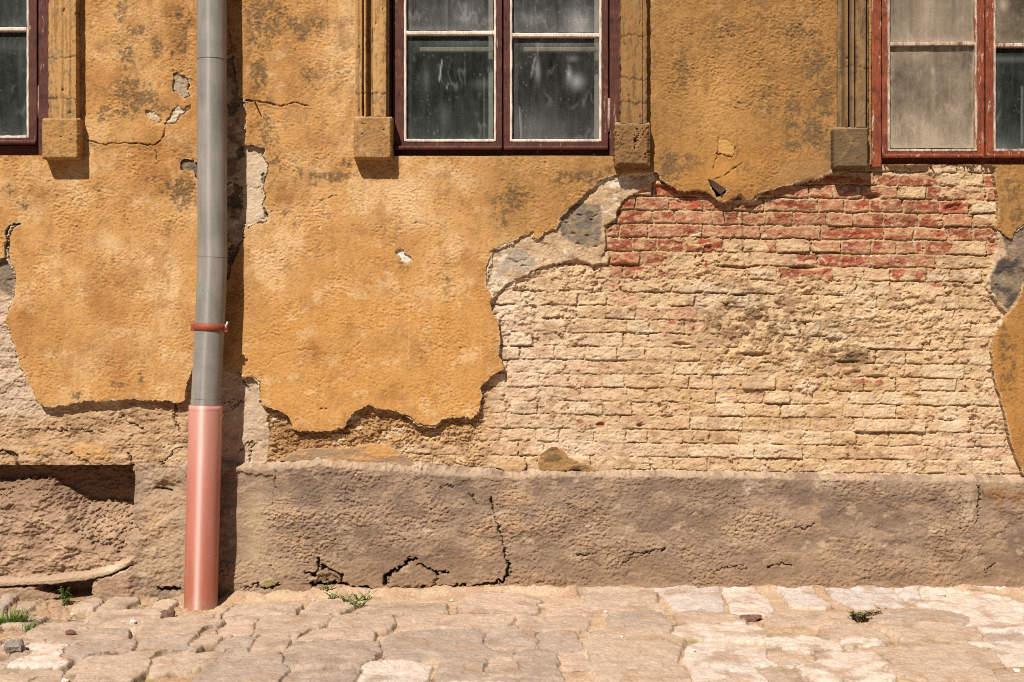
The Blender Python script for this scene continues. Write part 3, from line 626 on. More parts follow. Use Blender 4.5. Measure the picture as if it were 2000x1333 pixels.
    # in the strip beside the drainpipe
    st = sm(2, -2, R_strip(x, y)); c = mixc(c, pc(120, 92, 64), st * sm(478, 470, x) * sm(-.1, .25, fbm(x / 30, y / 30, 3, 185)) * .75); c = mixc(c, pc(216, 190, 158), st * sm(474, 482, x) * .8)
    for (cx, cy, rx, ry) in ((460, 390, 14, 26), (458, 500, 12, 24), (470, 295, 9, 10), (525, 412, 10, 14), (516, 350, 4, 20), (455, 215, 12, 14)): m_ = sm(1.15, .75, np.hypot((wx - cx) / rx, (wy - cy) / ry) + 1.1 * n3 + 1.2 * n2); c = mixc(c, pc(90, 74, 58), m_ * .8); H -= .006 * m_
    for i, R in enumerate(R_chips):
        m = sm(3, 0, R(x, y)); c = mixc(c, [pc(180, 160, 134), pc(224, 204, 176), pc(240, 226, 208), pc(112, 98, 86), pc(216, 190, 156), pc(80, 44, 30)][i], m * (.6 + .4 * sm(-.3, .2, n3)))
        H = np.where(m > 0, H + (.023 + .006 * terrace(n2 + .4 * n3, 3) + .003 * n3 + (-.06 if i == 5 else 0) - H) * m, H)
    # remnants of ochre paint low on the left
    c = mixc(c, pc(198, 152, 98), sm(2, -2, Region([(118, 868), (175, 866), (218, 872), (222, 898), (190, 901), (165, 902), (140, 888)], 12)(x, y) + 3 * n4) * .85)
    c = mixc(c, pc(206, 158, 96), sm(2, -2, Region([(58, 880), (88, 872), (90, 882), (64, 892)], 12)(x, y) + 3 * n4) * .7)
    c *= (1 - .4 * sm(.0, .007, cd))[..., None]
    # soft pale band just above the plinth
    c = mixc(c, pc(236, 212, 182), .7 * np.clip(sm(26, 4, ptop(x) + 10 - y) * sm(-.35, .2, n2) * sm(440, 480, x) * .7, 0, 1))
    back = np.where(x < 264, -.16, -.03).astype(f32)
    sheet('brick_wall', px, py, .005, H, S, back, c, M_masonry, house)
build_masonry()

# ---------------------------------------------------------- last scraps of plaster above the plinth
def build_scrap(poly, p, c1, c2, seed, gr=None):
    P = np.array(poly); px = np.arange(P[:, 0].min() - 6, P[:, 0].max() + 6, 1.3, dtype=f32); py = np.arange(P[:, 1].min() - 6, P[:, 1].max() + 6, 1.3, dtype=f32)
    x, y = np.meshgrid(px, py, indexing='ij')
    S = poly_sdf(poly, x, y) + 3 * fbm(x / 12, y / 9, 3, seed) + 1.2 * fbm(x / 4, y / 4, 2, seed + 5)
    n = fbm(x / 40, y / 14, 3, seed + 1); n3 = fbm(x / 9, y / 6, 3, seed + 2)
    c = np.tile(c1, x.shape + (1,)).astype(f32); c = mixc(c, c2, sm(-.1, .25, n + .4 * n3 + (gr(x, y) if gr else 0)))
    H = p + .0026 * n3 + .004 * n + .0014 * fbm(x / 5, y / 4, 2, seed + 4) - .002 * sm(-3, 0, S)
    o = sheet('plaster_remnant', px, py, p, H, S, -.02, c, M_plaster, house, edge=pc(214, 178, 136))
    return o
o1 = build_scrap([(544, 900), (560, 892), (580, 880), (610, 876), (650, 878), (690, 874), (725, 868), (750, 869), (770, 878), (790, 890), (812, 908), (816, 914), (770, 910), (700, 904), (640, 905), (590, 904)], .027, pc(164, 132, 100), pc(204, 150, 92), 201, lambda x, y: blob(x, y, 735, 880, 45, 14) - .25)
o1['label'] = 'long low scrap of grey and orange plaster'
o2 = build_scrap([(1050, 910), (1056, 888), (1070, 876), (1088, 874), (1100, 882), (1112, 893), (1130, 903), (1155, 912), (1170, 918), (1168, 925), (1145, 922), (1118, 914), (1105, 922), (1060, 920)], .026, pc(168, 128, 80), pc(120, 94, 64), 205, lambda x, y: .5 * blob(x, y, 1082, 885, 20, 12) - .1)
o2['label'] = 'dark triangular scrap of brown plaster'
build_scrap([(965, 912), (975, 900), (1000, 896), (1025, 899), (1028, 912), (1020, 921), (990, 922)], .020, pc(196, 158, 114), pc(204, 164, 118), 209)

# ---------------------------------------------------------- plinth
def build_plinth():
    px = axis(-520, 2520, -25, 2030, 1.5); py = axis(880, 1260, 886, 1190, 1.4)
    x, y = np.meshgrid(px, py, indexing='ij')
    n1 = fbm(x / 140, y / 80, 3, 301); n2 = fbm(x / 44, y / 34, 4, 303, .55); n3 = fbm(x / 8.5, y / 6.5, 3, 305, .62); n4 = fbm(x / 5, y / 4, 2, 307)
    tl = ptop(x) + 4.0 * fbm(x / 34, y * 0, 4, 309, .6) + 1.6 * gn(x / 7, y / 7, 311)
    S = tl - y
    t = y - tl
    led = np.interp(x, [0, 300, 480, 620, 760, 920, 1000, 1200, 2000], [8, 8, 10, 18, 20, 16, 12, 9, 8])
    ledge = sm(-.15, 1.05, t / led + .35 * n2 + .2 * n3)
    rough = .006 * n2 + .0052 * n3 + .0034 * n4 + .005 * np.minimum(0, n3 + .12) + .004 * np.minimum(0, fbm(x / 6, y / 4.2, 2, 317) + .1) + .003 * terrace(fbm(x / 28, y / 16, 3, 319) + .3 * n3, 4)
    ra = .45 + .75 * sm(-.25, .35, n1 + .5 * n2) - .25 * sm(1400, 1600, x) + .3 * blob(x, y, 640, 1010, 110, 60) - .5 * blob(x, y, 310, 1040, 60, 90) - .55 * blob(x, y, 500, 1040, 45, 110)
    H = .006 + .062 * ledge + rough * ra * (.35 + .65 * ledge) + .008 * n1
    H += .012 * terrace(n1 * .8 + n2 * .6, 2.2) * sm(1500, 1750, x) * .6 + .006 * terrace(fbm(x / 90, y / 50, 4, 313), 4)
    H += .006 * sm(1090, 1140, y)
    # left: hollow under the coat, with a rough boulder slab inside
    yb = np.interp(x, [-520, 0, 30, 55, 90, 110, 150, 175, 205, 258], [940, 944, 940, 934, 938, 952, 982, 988, 990, 996]) + 9 * n3 + 15 * n2 + 3 * n4
    pin = .018 - (yb - 905) * U / 1.26
    Hn = pin + np.clip((y - yb) * U * (1.1 + .8 * n2), 0, .2)
    lim = .035 + .024 * n2 + .006 * n3 + .003 * n4 + .020 * terrace(fbm(x / 80, y / 40, 4, 315), 3) + .016 * n1
    Hn = np.where(y > yb, np.minimum(Hn + .012 * n3 + .003 * n4, lim + .02 * sm(960, 1080, y)), pin + .004 * n3 - .01)
    arc = np.interp(x, [-520, 0, 100, 170, 220, 258, 300], [1134, 1130, 1126, 1118, 1106, 1088, 1084]) + 2.5 * n2
    ta = y - arc
    Hn = Hn + (.085 + .004 * n3 - Hn) * sm(-4, 7, ta) * sm(300, 250, x)
    # the cavity below that ledge
    cav = sm(13, 17, ta + 5 * n2 + 3 * n3) * np.maximum(.35 * sm(5, 2, ta - 14 + 4 * n3), sm(78, 104, x + 40 * n2) * sm(190, 165, x + 30 * n2)) * sm(0, 16, x + 30)
    Hn = Hn - .14 * cav * sm(60, 40, ta)
    we = x - 258 - 2.2 * n3 - (5 + 26 * sm(985, 1060, y)) * n2
    wn = sm(2.0 + 16 * sm(985, 1050, y), -2.0 - 16 * sm(985, 1050, y), we)
    # the pale jamb between hollow and pipe
    jb = sm(372, 350, x)
    H = H + (.030 + .012 * n2 + .005 * n3 + .026 * sm(930, 1010, y + 14 * n2) + .008 * terrace(fbm(x / 40, y / 26, 3, 325), 3) + .012 * sm(985, 1000, y) * sm(330, 260, x) - .028 * blob(x, y, 325, 955, 22, 12) - .02 * sm(3, 1, line_dist([(300, 955), (330, 962)], x, y)) - H) * jb
    H = H + (Hn - H) * wn
    # damage along the foot and cracks
    wx = x + 3.5 * gn(x / 11, y / 11, 321) + 1.2 * n4; wy = y + 3.5 * gn(x / 11, y / 11, 323) + 1.2 * n4
    cd = np.zeros(x.shape, f32)
    for pts, wd, dep in (([(960, 972), (961, 992), (968, 1015), (980, 1050), (986, 1085), (992, 1100)], 1.5, .02), ([(994, 1100), (993, 1118), (985, 1132), (965, 1140), (925, 1144)], 3.2, .04), ([(908, 1143), (880, 1148), (862, 1146)], 3., .03),
        ([(598, 1117), (612, 1124), (624, 1112), (622, 1092)], 2.4, .035), ([(624, 1104), (645, 1112), (665, 1122), (670, 1134)], 2.2, .03), ([(612, 1142), (640, 1140), (670, 1144), (700, 1150), (724, 1150)], 4.2, .06),
        ([(754, 1143), (753, 1128), (768, 1116), (790, 1104), (800, 1092), (812, 1092)], 2.8, .045), ([(815, 1102), (838, 1110), (855, 1120), (874, 1116)], 2.4, .035), ([(757, 1148), (790, 1151), (845, 1149)], 3., .05), ([(845, 1148), (855, 1132)], 1.4, .02),
        ([(1120, 1085), (1158, 1083)], 1.4, .012), ([(1212, 1103), (1225, 1094), (1240, 1080), (1258, 1082), (1278, 1074), (1300, 1073)], 1.6, .015), ([(1500, 1108), (1520, 1101), (1545, 1105)], 1.6, .014), ([(1550, 1030), (1570, 1033), (1590, 1025)], 1.5, .012),
        ([(1912, 950), (1910, 1010), (1906, 1022)], 2., .016), ([(480, 1150), (500, 1141), (520, 1150), (545, 1141)], 2.2, .02), ([(1440, 1020), (1435, 1040)], 1.3, .01), ([(540, 915), (536, 940), (532, 985)], 1.2, .008), ([(1875, 950), (1874, 1035)], 1.0, .005), ([(310, 1152), (352, 1150)], 3.5, .04), ([(918, 965), (930, 985)], 2.0, .01), ([(1380, 1117), (1420, 1108), (1460, 1112)], 1.2, .009), ([(1425, 1105), (1455, 1106)], 1.2, .01), ([(1925, 1115), (1945, 1100)], 1.6, .012), ([(860, 952), (885, 948)], 1.6, .01)):
        d = line_dist(pts, wx + 5 * n3, wy + 5 * gn(x / 7, y / 7, 327)) + 1.5 * n3 + .3 * n4; cd = np.maximum(cd, dep * sm(wd * 1.3, wd * .3, d))
    H -= cd
    fp = poly_sdf([(757, 1146), (770, 1118), (800, 1096), (815, 1104), (855, 1124), (846, 1146)], wx, wy); H += .007 * sm(0, -4, fp)
    fp2 = poly_sdf([(613, 1140), (622, 1124), (645, 1118), (668, 1132), (690, 1148)], wx, wy); H -= .014 * sm(1, -3, fp2) * (.4 + (y - 1112) / 40)
    H -= .008 * sm(1, -2, poly_sdf([(400, 915), (533, 930), (535, 1000), (545, 1040), (528, 1130), (400, 1180)], wx, wy))
    # ---- colour
    c = np.tile(pc(156, 129, 106), x.shape + (1,)).astype(f32)
    c = mixc(c, pc(178, 142, 110), sm(0, .45, n1 + .5 * n2) * .6); c = mixc(c, pc(126, 102, 84), sm(0., .45, -n1 + .6 * n2) * .7)
    fk = fbm(x / 90, y / 50, 4, 313); fk2 = fbm(x / 46, y / 30, 4, 333, .6)
    c = mixc(c, pc(182, 151, 119), sm(.10, .16, fk + .12 * n3) * .55); c = mixc(c, pc(134, 108, 84), sm(.16, .24, -fk + .12 * n3) * .5)
    c = mixc(c, pc(206, 176, 144), sm(.26, .36, fk2 + .15 * n3) * .5); c = mixc(c, pc(116, 92, 70), sm(.3, .42, -fk2 + .2 * n4) * .45)
    c = mixc(c, pc(126, 104, 88), np.clip(.8 * blob(x, y, 640, 960, 90, 30) + .8 * blob(x, y, 880, 950, 90, 30) + .7 * blob(x, y, 1650, 960, 120, 26) + .9 * blob(x, y, 1850, 985, 28, 40) + .6 * blob(x, y, 1820, 970, 60, 20) + .6 * blob(x, y, 1560, 970, 60, 30) + .5 * blob(x, y, 1390, 970, 80, 30), 0, 1) * sm(-.4, .2, n2 + .3 * n3) * .75)
    c = mixc(c, pc(206, 166, 124), np.clip(.8 * blob(x, y, 1010, 990, 40, 50) + .6 * blob(x, y, 560, 1040, 24, 80) + .7 * blob(x, y, 940, 1080, 30, 60) + .4 * blob(x, y, 1500, 1060, 160, 40), 0, 1) * sm(-.3, .3, n2) * .8)
    c = mixc(c, pc(196, 154, 112), sm(.28, .5, fbm(x / 40, y / 18, 4, 331) + .1 * n4) * sm(1300, 1500, x) * sm(1040, 980, y) * .75)
    c = mixc(c, pc(214, 190, 160), np.clip(blob(x, y, 1460, 958, 6, 9) + .5 * blob(x, y, 1610, 945, 26, 10) + .5 * blob(x, y, 1890, 985, 14, 50), 0, 1) * sm(-.3, .1, n3) * .9)
    c = mixc(c, pc(150, 100, 50), np.clip(blob(x, y, 1960, 970, 50, 24), 0, 1) * sm(-.2, .2, n2 + n3) * .9); c = mixc(c, pc(76, 54, 36), np.clip(blob(x, y, 1915, 962, 14, 18) + .8 * blob(x, y, 1960, 1000, 50, 10), 0, 1) * sm(-.1, .3, n3 + n2) * .7)
    c = mixc(c, pc(150, 118, 88), sm(1060, 1130, y) * sm(580, 640, x) * .55)
    c = mixc(c, pc(192, 162, 128), np.clip(blob(x, y, 500, 1040, 34, 120) + blob(x, y, 320, 1060, 60, 80), 0, 1) * .8); c = mixc(c, pc(200, 164, 122), blob(x, y, 305, 1015, 26, 50) * .6)
    c = mixc(c, pc(174, 140, 110), wn * .8); c = mixc(c, pc(200, 164, 130), wn * sm(.0, .4, n2 + .4 * n3) * .7 * sm(930, 980, y)); c = mixc(c, pc(146, 116, 90), wn * sm(.05, .4, -n2 + .4 * n3) * .6 * sm(1000, 1060, y))
    c = mixc(c, pc(190, 160, 130), wn * sm(-6, 2, ta) * sm(20, 10, ta) * .8); c = mixc(c, pc(222, 198, 166), wn * blob(x, y, 225, 1112, 26, 12) * .8)
    c = mixc(c, pc(120, 88, 62), wn * sm(1010, 940, y) * .6)
    c = mixc(c, pc(210, 180, 148), sm(led + 7, led * .4, t + 9 * n2 + 6 * n3) * (1 - wn) * sm(-.25, .3, n2 + .4 * n3 + .1) * .7)
    c = mixc(c, pc(178, 140, 108), sm(1125, 1150, y) * sm(560, 600, x) * .5)
    c = mixc(c, pc(150, 146, 70), blob(x, y, 525, 1140, 12, 12) * .5)
    c *= (1 - .35 * sm(.05, .5, -(n3 + .1)) * ra.clip(0, 1))[..., None] * (1 - .45 * sm(.003, .02, cd))[..., None]
    sheet('plinth', px, py, .06, H, S, -.16, c, M_plinth, house)
build_plinth()

# ---------------------------------------------------------- window surrounds
def build_surround(x0, x1, prof, y1, block, tone, seed, wear=0):
    px = np.arange(x0 - 1, x1 + 1.1, .8, dtype=f32); py = axis(-430, y1, -25, y1, 2.2)
    x, y = np.meshgrid(px, py, indexing='ij')
    n = fbm(x / 30, y / 60, 4, seed); n3 = fbm(x / 8, y / 10, 3, seed + 1); nv = fbm(x / 7, y / 90, 3, seed + 2)
    prof = [(a, b + (.030 if b > .0445 else .006)) for a, b in prof]; xs, ps = zip(*prof); block = (*block[:4], block[4] + .032)
    H = np.interp(x + .5 * n, xs, ps).astype(f32) + .0010 * n3 + .0018 * n
    S = box_sdf(x0, x1, -440, y1 + 5, x, y) + .8 * fbm(x / 8, y / 14, 3, seed + 4) * (1 + 2 * wear)
    S = np.maximum(S, -1e6)
    cr = np.zeros(x.shape, f32)
    for cy in ([112, 192] if seed == 401 else [70, 155, 200] if seed == 421 else [180] if seed == 411 else [130]):
        cr = np.maximum(cr, sm(2., .6, np.abs(y - cy + 5 * gn(x / 9, x * 0, seed + cy) - (x - x0) * .04)))
    H -= .005 * cr * sm(-.2, .2, n3 + .2)
    c = np.tile(tone[0], x.shape + (1,)).astype(f32); c = mixc(c, tone[1], sm(-.05, .4, n + .4 * nv) * .7); c = mixc(c, tone[2], sm(.02, .4, nv + .5 * n3 - .2 * n) * .7); c = mixc(c, pc(126, 100, 74), sm(.12, .4, n + .6 * n3 + .2 * (y > y1 - 50)) * .5); H += .0012 * fbm(x / 4, y / 4, 2, seed + 11)
    c *= (1 - .4 * cr)[..., None]
    base = np.interp(x, xs, np.convolve(np.pad(ps, 1, 'edge'), np.ones(3) / 3, 'valid'))
    c = mixc(c, tone[2] * .7, sm(.002, .008, base - H) * .6)
    p0 = max(ps) - .01
    H -= .006 * sm(.42, .6, fbm(x / 12, y / 16, 3, seed + 12) + .25 * sm(3, 0, np.minimum(x - x0, x1 - x)))
    s = sheet('window_surround', px, py, p0, H, S, .0, c, M_stone, house)
    # the block it stands on
    bx0, bx1, by0, by1, bp = block
    px = np.arange(bx0 - 3, bx1 + 3, 1.1, dtype=f32); py = np.arange(by0 - 3, by1 + 3, 1.1, dtype=f32)
    x, y = np.meshgrid(px, py, indexing='ij'); n = fbm(x / 26, y / 26, 4, seed + 7); n3 = fbm(x / 7, y / 6, 3, seed + 8)
    S = box_sdf(bx0 + 3, bx1 - 3, by0 + 3, by1 - 3, x, y) - 3 + 1.0 * fbm(x / 9, y / 9, 3, seed + 9) * (1 + 1.6 * wear)
    H = bp + (.0018 + .002 * wear) * n3 + (.003 + .007 * wear) * n - .014 * sm(-5 - 5 * wear, 0, S) ** 2 - .02 * sm(by0 + 5, by0 - 1, y)
    if wear: H -= .016 * sm(5, 1, np.hypot(x - bx0 - 40, y - by0 - 36)) + .012 * sm(.2, .5, n + .5 * n3)
    H += .0014 * fbm(x / 4.2, y / 3.6, 2, seed + 13) - .005 * sm(.45, .6, fbm(x / 10, y / 10, 3, seed + 14)); c = np.tile(tone[3], x.shape + (1,)).astype(f32); c = mixc(c, pc(116, 92, 68), sm(.05, .4, n3 * .8 + fbm(x / 16, y / 12, 3, seed + 15)) * .5); c = mixc(c, tone[1], sm(0, .45, n) * .5); c = mixc(c, tone[2], sm(.1, .5, n3 + .6 * n - .1) * (.5 + .3 * wear))
    c = mixc(c, pc(190, 150, 110), sm(by0 + 7, by0 + 1, y) * .7)
    sheet('base_block', px, py, bp, H, S, .0, c, M_stone, s)
T1 = (pc(192, 144, 88), pc(204, 160, 104), pc(142, 104, 62), pc(184, 136, 78)); T2 = (pc(198, 150, 94), pc(212, 170, 116), pc(130, 94, 56), pc(172, 126, 76))
T3 = (pc(158, 116, 66), pc(178, 132, 80), pc(104, 80, 56), pc(138, 100, 60)); T4 = (pc(138, 106, 68), pc(168, 130, 82), pc(84, 66, 48), pc(114, 90, 62))
build_surround(95, 149, [(95, .052), (114, .052), (117, .056), (121, .058), (125, .053), (129, .057), (134, .060), (137, .060), (140, .056), (149, .056)], 234, (80, 153, 229, 311, .07), T1, 401)
build_surround(692, 754, [(692, .040), (700, .042), (706, .046), (707.5, .036), (709, .036), (711, .054), (714.5, .055), (717, .040), (721, .034), (724, .042), (726.5, .058), (728, .046), (729.5, .058), (735, .060), (748, .060), (754, .056)], 229, (690, 765, 226, 311, .07), T2, 411)
build_surround(1213, 1263, [(1213, .058), (1225, .062), (1240, .060), (1254, .060), (1255.5, .050), (1257, .058), (1263, .054)], 242, (1201, 1270, 238, 325, .072), T3, 421, 1)
build_surround(1640, 1700, [(1640, .038), (1648, .042), (1649.5, .034), (1652, .052), (1656, .054), (1660, .040), (1664, .046), (1668, .056), (1670, .036), (1672, .060), (1686, .062), (1690, .062), (1692, .044), (1700, .044)], 250, (1630, 1697, 247, 328, .066), T4, 431)

# ---------------------------------------------------------- windows
class MB:
    def __init__(s): s.v = []; s.f = []
    def bar(s, x0, x1, y0, y1, p0, p1, bev=.002, wob=.0007, skew=0.0):
        """bevelled wooden bar between survey lines x0..x1, y0..y1, front at p1, back at p0, gently uneven"""
        a = at(x0, y1, p1); b = at(x1, y0, p1)
        X0, Z0, X1, Z1 = a[0], a[2], b[0], b[2]
        horiz = (X1 - X0) > (Z1 - Z0)
        L = max(X1 - X0, Z1 - Z0); n = max(2, int(L / .02)); h = (Z1 - Z0 if horiz else X1 - X0)
        bv = min(bev, h * .35, (p1 - p0) * .45)
        prof = [(0, p0), (0, p1 - bv), (bv * .3, p1 - bv * .3), (bv, p1), (h - bv, p1), (h - bv * .3, p1 - bv * .3), (h, p1 - bv), (h, p0)]
        base = len(s.v)
        for i in range(n + 1):
            t = i / n
            jx = random.uniform(-wob, wob); jp = random.uniform(-wob, wob)
            for (q, p) in prof:
                w = q + jx * (.4 if q < h / 2 else 1) + skew * t
                if horiz: s.v.append((X0 + L * t, -(p + jp), Z0 + w))
                else: s.v.append((X0 + w, -(p + jp), Z0 + L * t))
        m = len(prof)
        for i in range(n):
            for k in range(m - 1):
                a0 = base + i * m + k; q = (a0, a0 + 1, a0 + 1 + m, a0 + m)
                s.f.append(q if horiz else q[::-1])
        s.f.append(tuple(base + k for k in range(m))[:: (1 if not horiz else -1)]); s.f.append(tuple(base + n * m + k for k in range(m))[:: (-1 if not horiz else 1)])
    def tube(s, pts, r, n=12, cap=True):
        base = len(s.v); P = [np.array(p, float) for p in pts]
        rr = r if hasattr(r, '__len__') else [r] * len(P)
        for i, p in enumerate(P):
            d = (P[min(i + 1, len(P) - 1)] - P[max(i - 1, 0)]); d /= np.linalg.norm(d)
            a = np.cross(d, [0, 1, 0] if abs(d[1]) < .9 else [1, 0, 0]); a /= np.linalg.norm(a); b = np.cross(d, a)
            for k in range(n):
                t = 2 * math.pi * k / n; s.v.append(tuple(p + rr[i] * (math.cos(t) * a + math.sin(t) * b)))
        for i in range(len(P) - 1):
            for k in range(n):
                k2 = (k + 1) % n; s.f.append((base + i * n + k, base + i * n + k2, base + (i + 1) * n + k2, base + (i + 1) * n + k))
        if cap: s.f.append(tuple(base + k for k in range(n))[::-1]); s.f.append(tuple(base + (len(P) - 1) * n + k for k in range(n)))
    def build(s, name, mat, parent=None, smooth=False): return link(name, s.v, s.f, mat, parent, smooth)

def pane(win, x0, x1, y0, y1, p, mat, base, seed, marks=None, name='pane'):
    px = np.arange(x0, x1 + .1, 2.5); py = np.arange(y0, y1 + .1, 2.5)
    x, y = np.meshgrid(px, py, indexing='ij'); x = x.astype(f32); y = y.astype(f32)
    e = np.minimum(np.minimum(x - x0, x1 - x), np.minimum(y - y0, y1 - y))
    d = base * (.75 + .6 * fbm(x / 50, y / 70, 4, seed) + .42 * fbm(x / 7, y / 60, 3, seed + 1) * (base < .3) + .25 * fbm(x / 9, y / 14, 3, seed + 4)) + base * .5 * sm(14, 0, e + 6 * fbm(x / 12, y / 12, 2, seed + 8)) + base * .6 * sm(y1 - 90, y1, y)
    d += .5 * sm(.42, .55, fbm(x / 8, y / 26, 4, seed + 2)) * sm(-.1, .3, fbm(x / 50, y / 60, 2, seed + 3)) * (base + .08)
    d += .22 * sm(.56, .66, gn(x / 3.2, y / 5.5, seed + 5)) * sm(.05, .35, fbm(x / 40, y / 40, 2, seed + 6))
    d += .16 * sm(.10, .0, np.abs(fbm(x / 34, y / 90, 3, seed + 10))) * sm(.0, .4, fbm(x / 70, y / 70, 2, seed + 11))
    if marks is not None: d = d + marks(x, y)
    d = np.clip(d, .01, .95)
    V = np.array([at(a, b, p) for a, b in zip(x.ravel(), y.ravel())], f32); V[:, 1] += .0006 * fbm(x / 70, y / 70, 2, seed + 9).ravel()
    nx, ny = x.shape; ii, jj = np.meshgrid(np.arange(nx - 1), np.arange(ny - 1), indexing='ij'); a = (ii * ny + jj).ravel()
    F = np.stack([a, a + 1, a + ny + 1, a + ny], 1)
    return link(name, V, None, mat, win, True, {'dust_reflection': np.repeat(d.ravel()[:, None], 3, 1)}, F)

def streak(cx, y0, y1, w, s, lean=0.0):
    return lambda x, y: s * sm(w, w * .2, np.abs(x - cx - lean * (y - y0))) * sm(y0 - 4, y0 + 3, y) * sm(y1 + 6, y1 - 4, y)
def build_window(label, casing, sashes, rows, paint, bead, bottom, glass, hinge):
    """casing: list of bars; sashes: list of (stile_l, glass_l, glass_r, stile_r)"""
    m = MB()
    for b in casing: m.bar(*b)
    win = m.build('window', paint, house); win['label'] = label
    y_bead, y_rail, y_foot = bottom
    for si, (sl, gl, gr, sr) in enumerate(sashes):
        k = MB(); top = -398
        k.bar(sl, gl - 3, top, y_rail, -.035, .012 + .002 * si, .003)
        k.bar(gr + 3, sr, top, y_rail, -.035, .012 + .002 * si, .003)
        k.bar(gl - 3.05, gr + 3.05, y_bead - 1, y_rail - .5, -.035, .0125 + .002 * si, .003)
        k.bar(gl - 3.05, gr + 3.05, top + .3, top + 22, -.035, .0125, .003)
        # drip board
        k.bar(sl + 3, sr - 3, y_rail - 7, y_rail, .0, .034, .005)
        k.build('casement', paint, win)
        r = rows[si]
        b = MB()
        ys = [r - 430, r - 215, r, y_bead]
        b.bar(gl - 3.2, gl + 1.5, top + 22, y_bead, -.02, .0155, .003, .0009)
        b.bar(gr - 1.5, gr + 3.2, top + 22, y_bead, -.02, .0155, .003, .0009)
        b.bar(gl + 1.6, gr - 1.6, y_bead - 4, y_bead + 1.5, -.02, .016, .003, .0009)
        for yy in ys[:3]:
            if yy > top + 40: b.bar(gl + 1.6, gr - 1.6, yy - 3.5, yy + 4, -.022, .014, .0035, .0009, skew=random.uniform(-.003, .003))
        b.build('glazing_bead', bead, win)
        for yi in range(3):
            ya, yb_ = ys[yi] + 4, ys[yi + 1] - 4
            if yb_ < top + 60: continue
            g = glass[si] if yi < 2 else glass[si + 2]
            ya = max(ya, top + 22)
            pane(win, gl + 1, gr - 1, ya - .5, yb_ + .5, -.006, g[0], g[1], 500 + int(gl) + yi * 7, g[2])
    for hx, hy0, hy1 in hinge:
        h = MB(); h.tube([at(hx, hy0, .014), at(hx, (hy0 + hy1) / 2 - 1, .014), at(hx, (hy0 + hy1) / 2 + 1, .0145), at(hx, hy1, .014)], [.0055, .006, .0068, .0062], 10); h.build('hinge', M_hinge, win, True)
    return win

def sum_(*fs): return lambda x, y: sum(f(x, y) for f in fs)
def bl(cx, cy, rx, ry, s): return lambda x, y: s * blob(x, y, cx, cy, rx, ry)
gG, gW, gB = M_glass_green, M_glass_grey, M_glass_warm
# left window
build_window('dark window with white putty at the left, partly cut off',
    [(74.5, 96, -420, 304, -.12, .022, .004), (-366, -344, -420, 304, -.12, .022, .004), (-343.9, 74.4, 284, 304, -.12, -.018, .004), (-343.9, 74.4, -420, -399, -.12, .022, .004)],
    [(-342, -322, -152, -135), (-134, -117, 53, 72)], (56, 56), M_maroon, M_white, (269, 281, 304),
    [(gG, .10, None), (gG, .10, None), (gG, .10, None), (gG, .085, sum_(bl(10, 90, 60, 14, .10), bl(40, 130, 4, 60, .08), bl(12, 30, 16, 30, .1)))], [(76.5, 168, 231)])
# middle window
midw = build_window('wide maroon window with four visible dusty panes in the middle',
    [(748, 765.5, -420, 305, -.12, .0, .004), (1191, 1213, -420, 304, -.12, .016, .004), (766.6, 1190.9, 293, 305, -.12, -.018, .004), (766.6, 1190.9, -420, -399, -.12, .02, .004)],
    [(768, 792, 966, 981), (983.5, 999, 1172, 1188)], (64, 68), M_maroon, M_white, (276, 292, 305),
    [(gW, .12, sum_(bl(910, 30, 30, 30, .16), streak(872, -40, 60, 3, .12), bl(830, 60, 60, 10, .1))), (gW, .13, sum_(bl(1130, 45, 26, 30, .35), bl(1040, 40, 30, 12, .16))),
     (gG, .085, sum_(streak(863, 118, 158, 2.2, .7, -.12), streak(875, 163, 172, 1.6, .7, -.2), bl(832, 152, 6, 22, .17), bl(940, 165, 20, 10, .12), streak(946, 150, 275, 1.5, .16), bl(868, 225, 8, 22, .12), streak(908, 120, 165, 2, .12), bl(900, 85, 70, 10, .16))),
     (gW, .085, sum_(bl(1125, 160, 14, 14, .45), bl(1112, 145, 5, 12, .4), bl(1050, 140, 6, 20, .3), streak(1045, 112, 150, 3, .3, -.2), bl(1090, 85, 70, 10, .22), streak(1015, 210, 272, 2.4, .3, .05), bl(1118, 115, 10, 6, .2), bl(1040, 250, 60, 30, .12)))],
    [(1189.5, 193, 258)])
ib = MB()      # the second, inner window behind the dusty panes
for (a, b) in ((795, 963), (1003, 1170)):
    ib.bar(a, b, 92, 101, -.13, -.10, .003); ib.bar(a, a + 9, -380, 91.9, -.13, -.10, .003); ib.bar(a, a + 9, 101.1, 280, -.13, -.10, .003); ib.bar(b - 9, b, -380, 91.9, -.13, -.10, .003); ib.bar(b - 9, b, 101.1, 280, -.13, -.10, .003); ib.bar(a + 9.1, b - 9.1, 272, 282, -.13, -.10, .003)
ib.build('inner_sash', M_inner, midw)
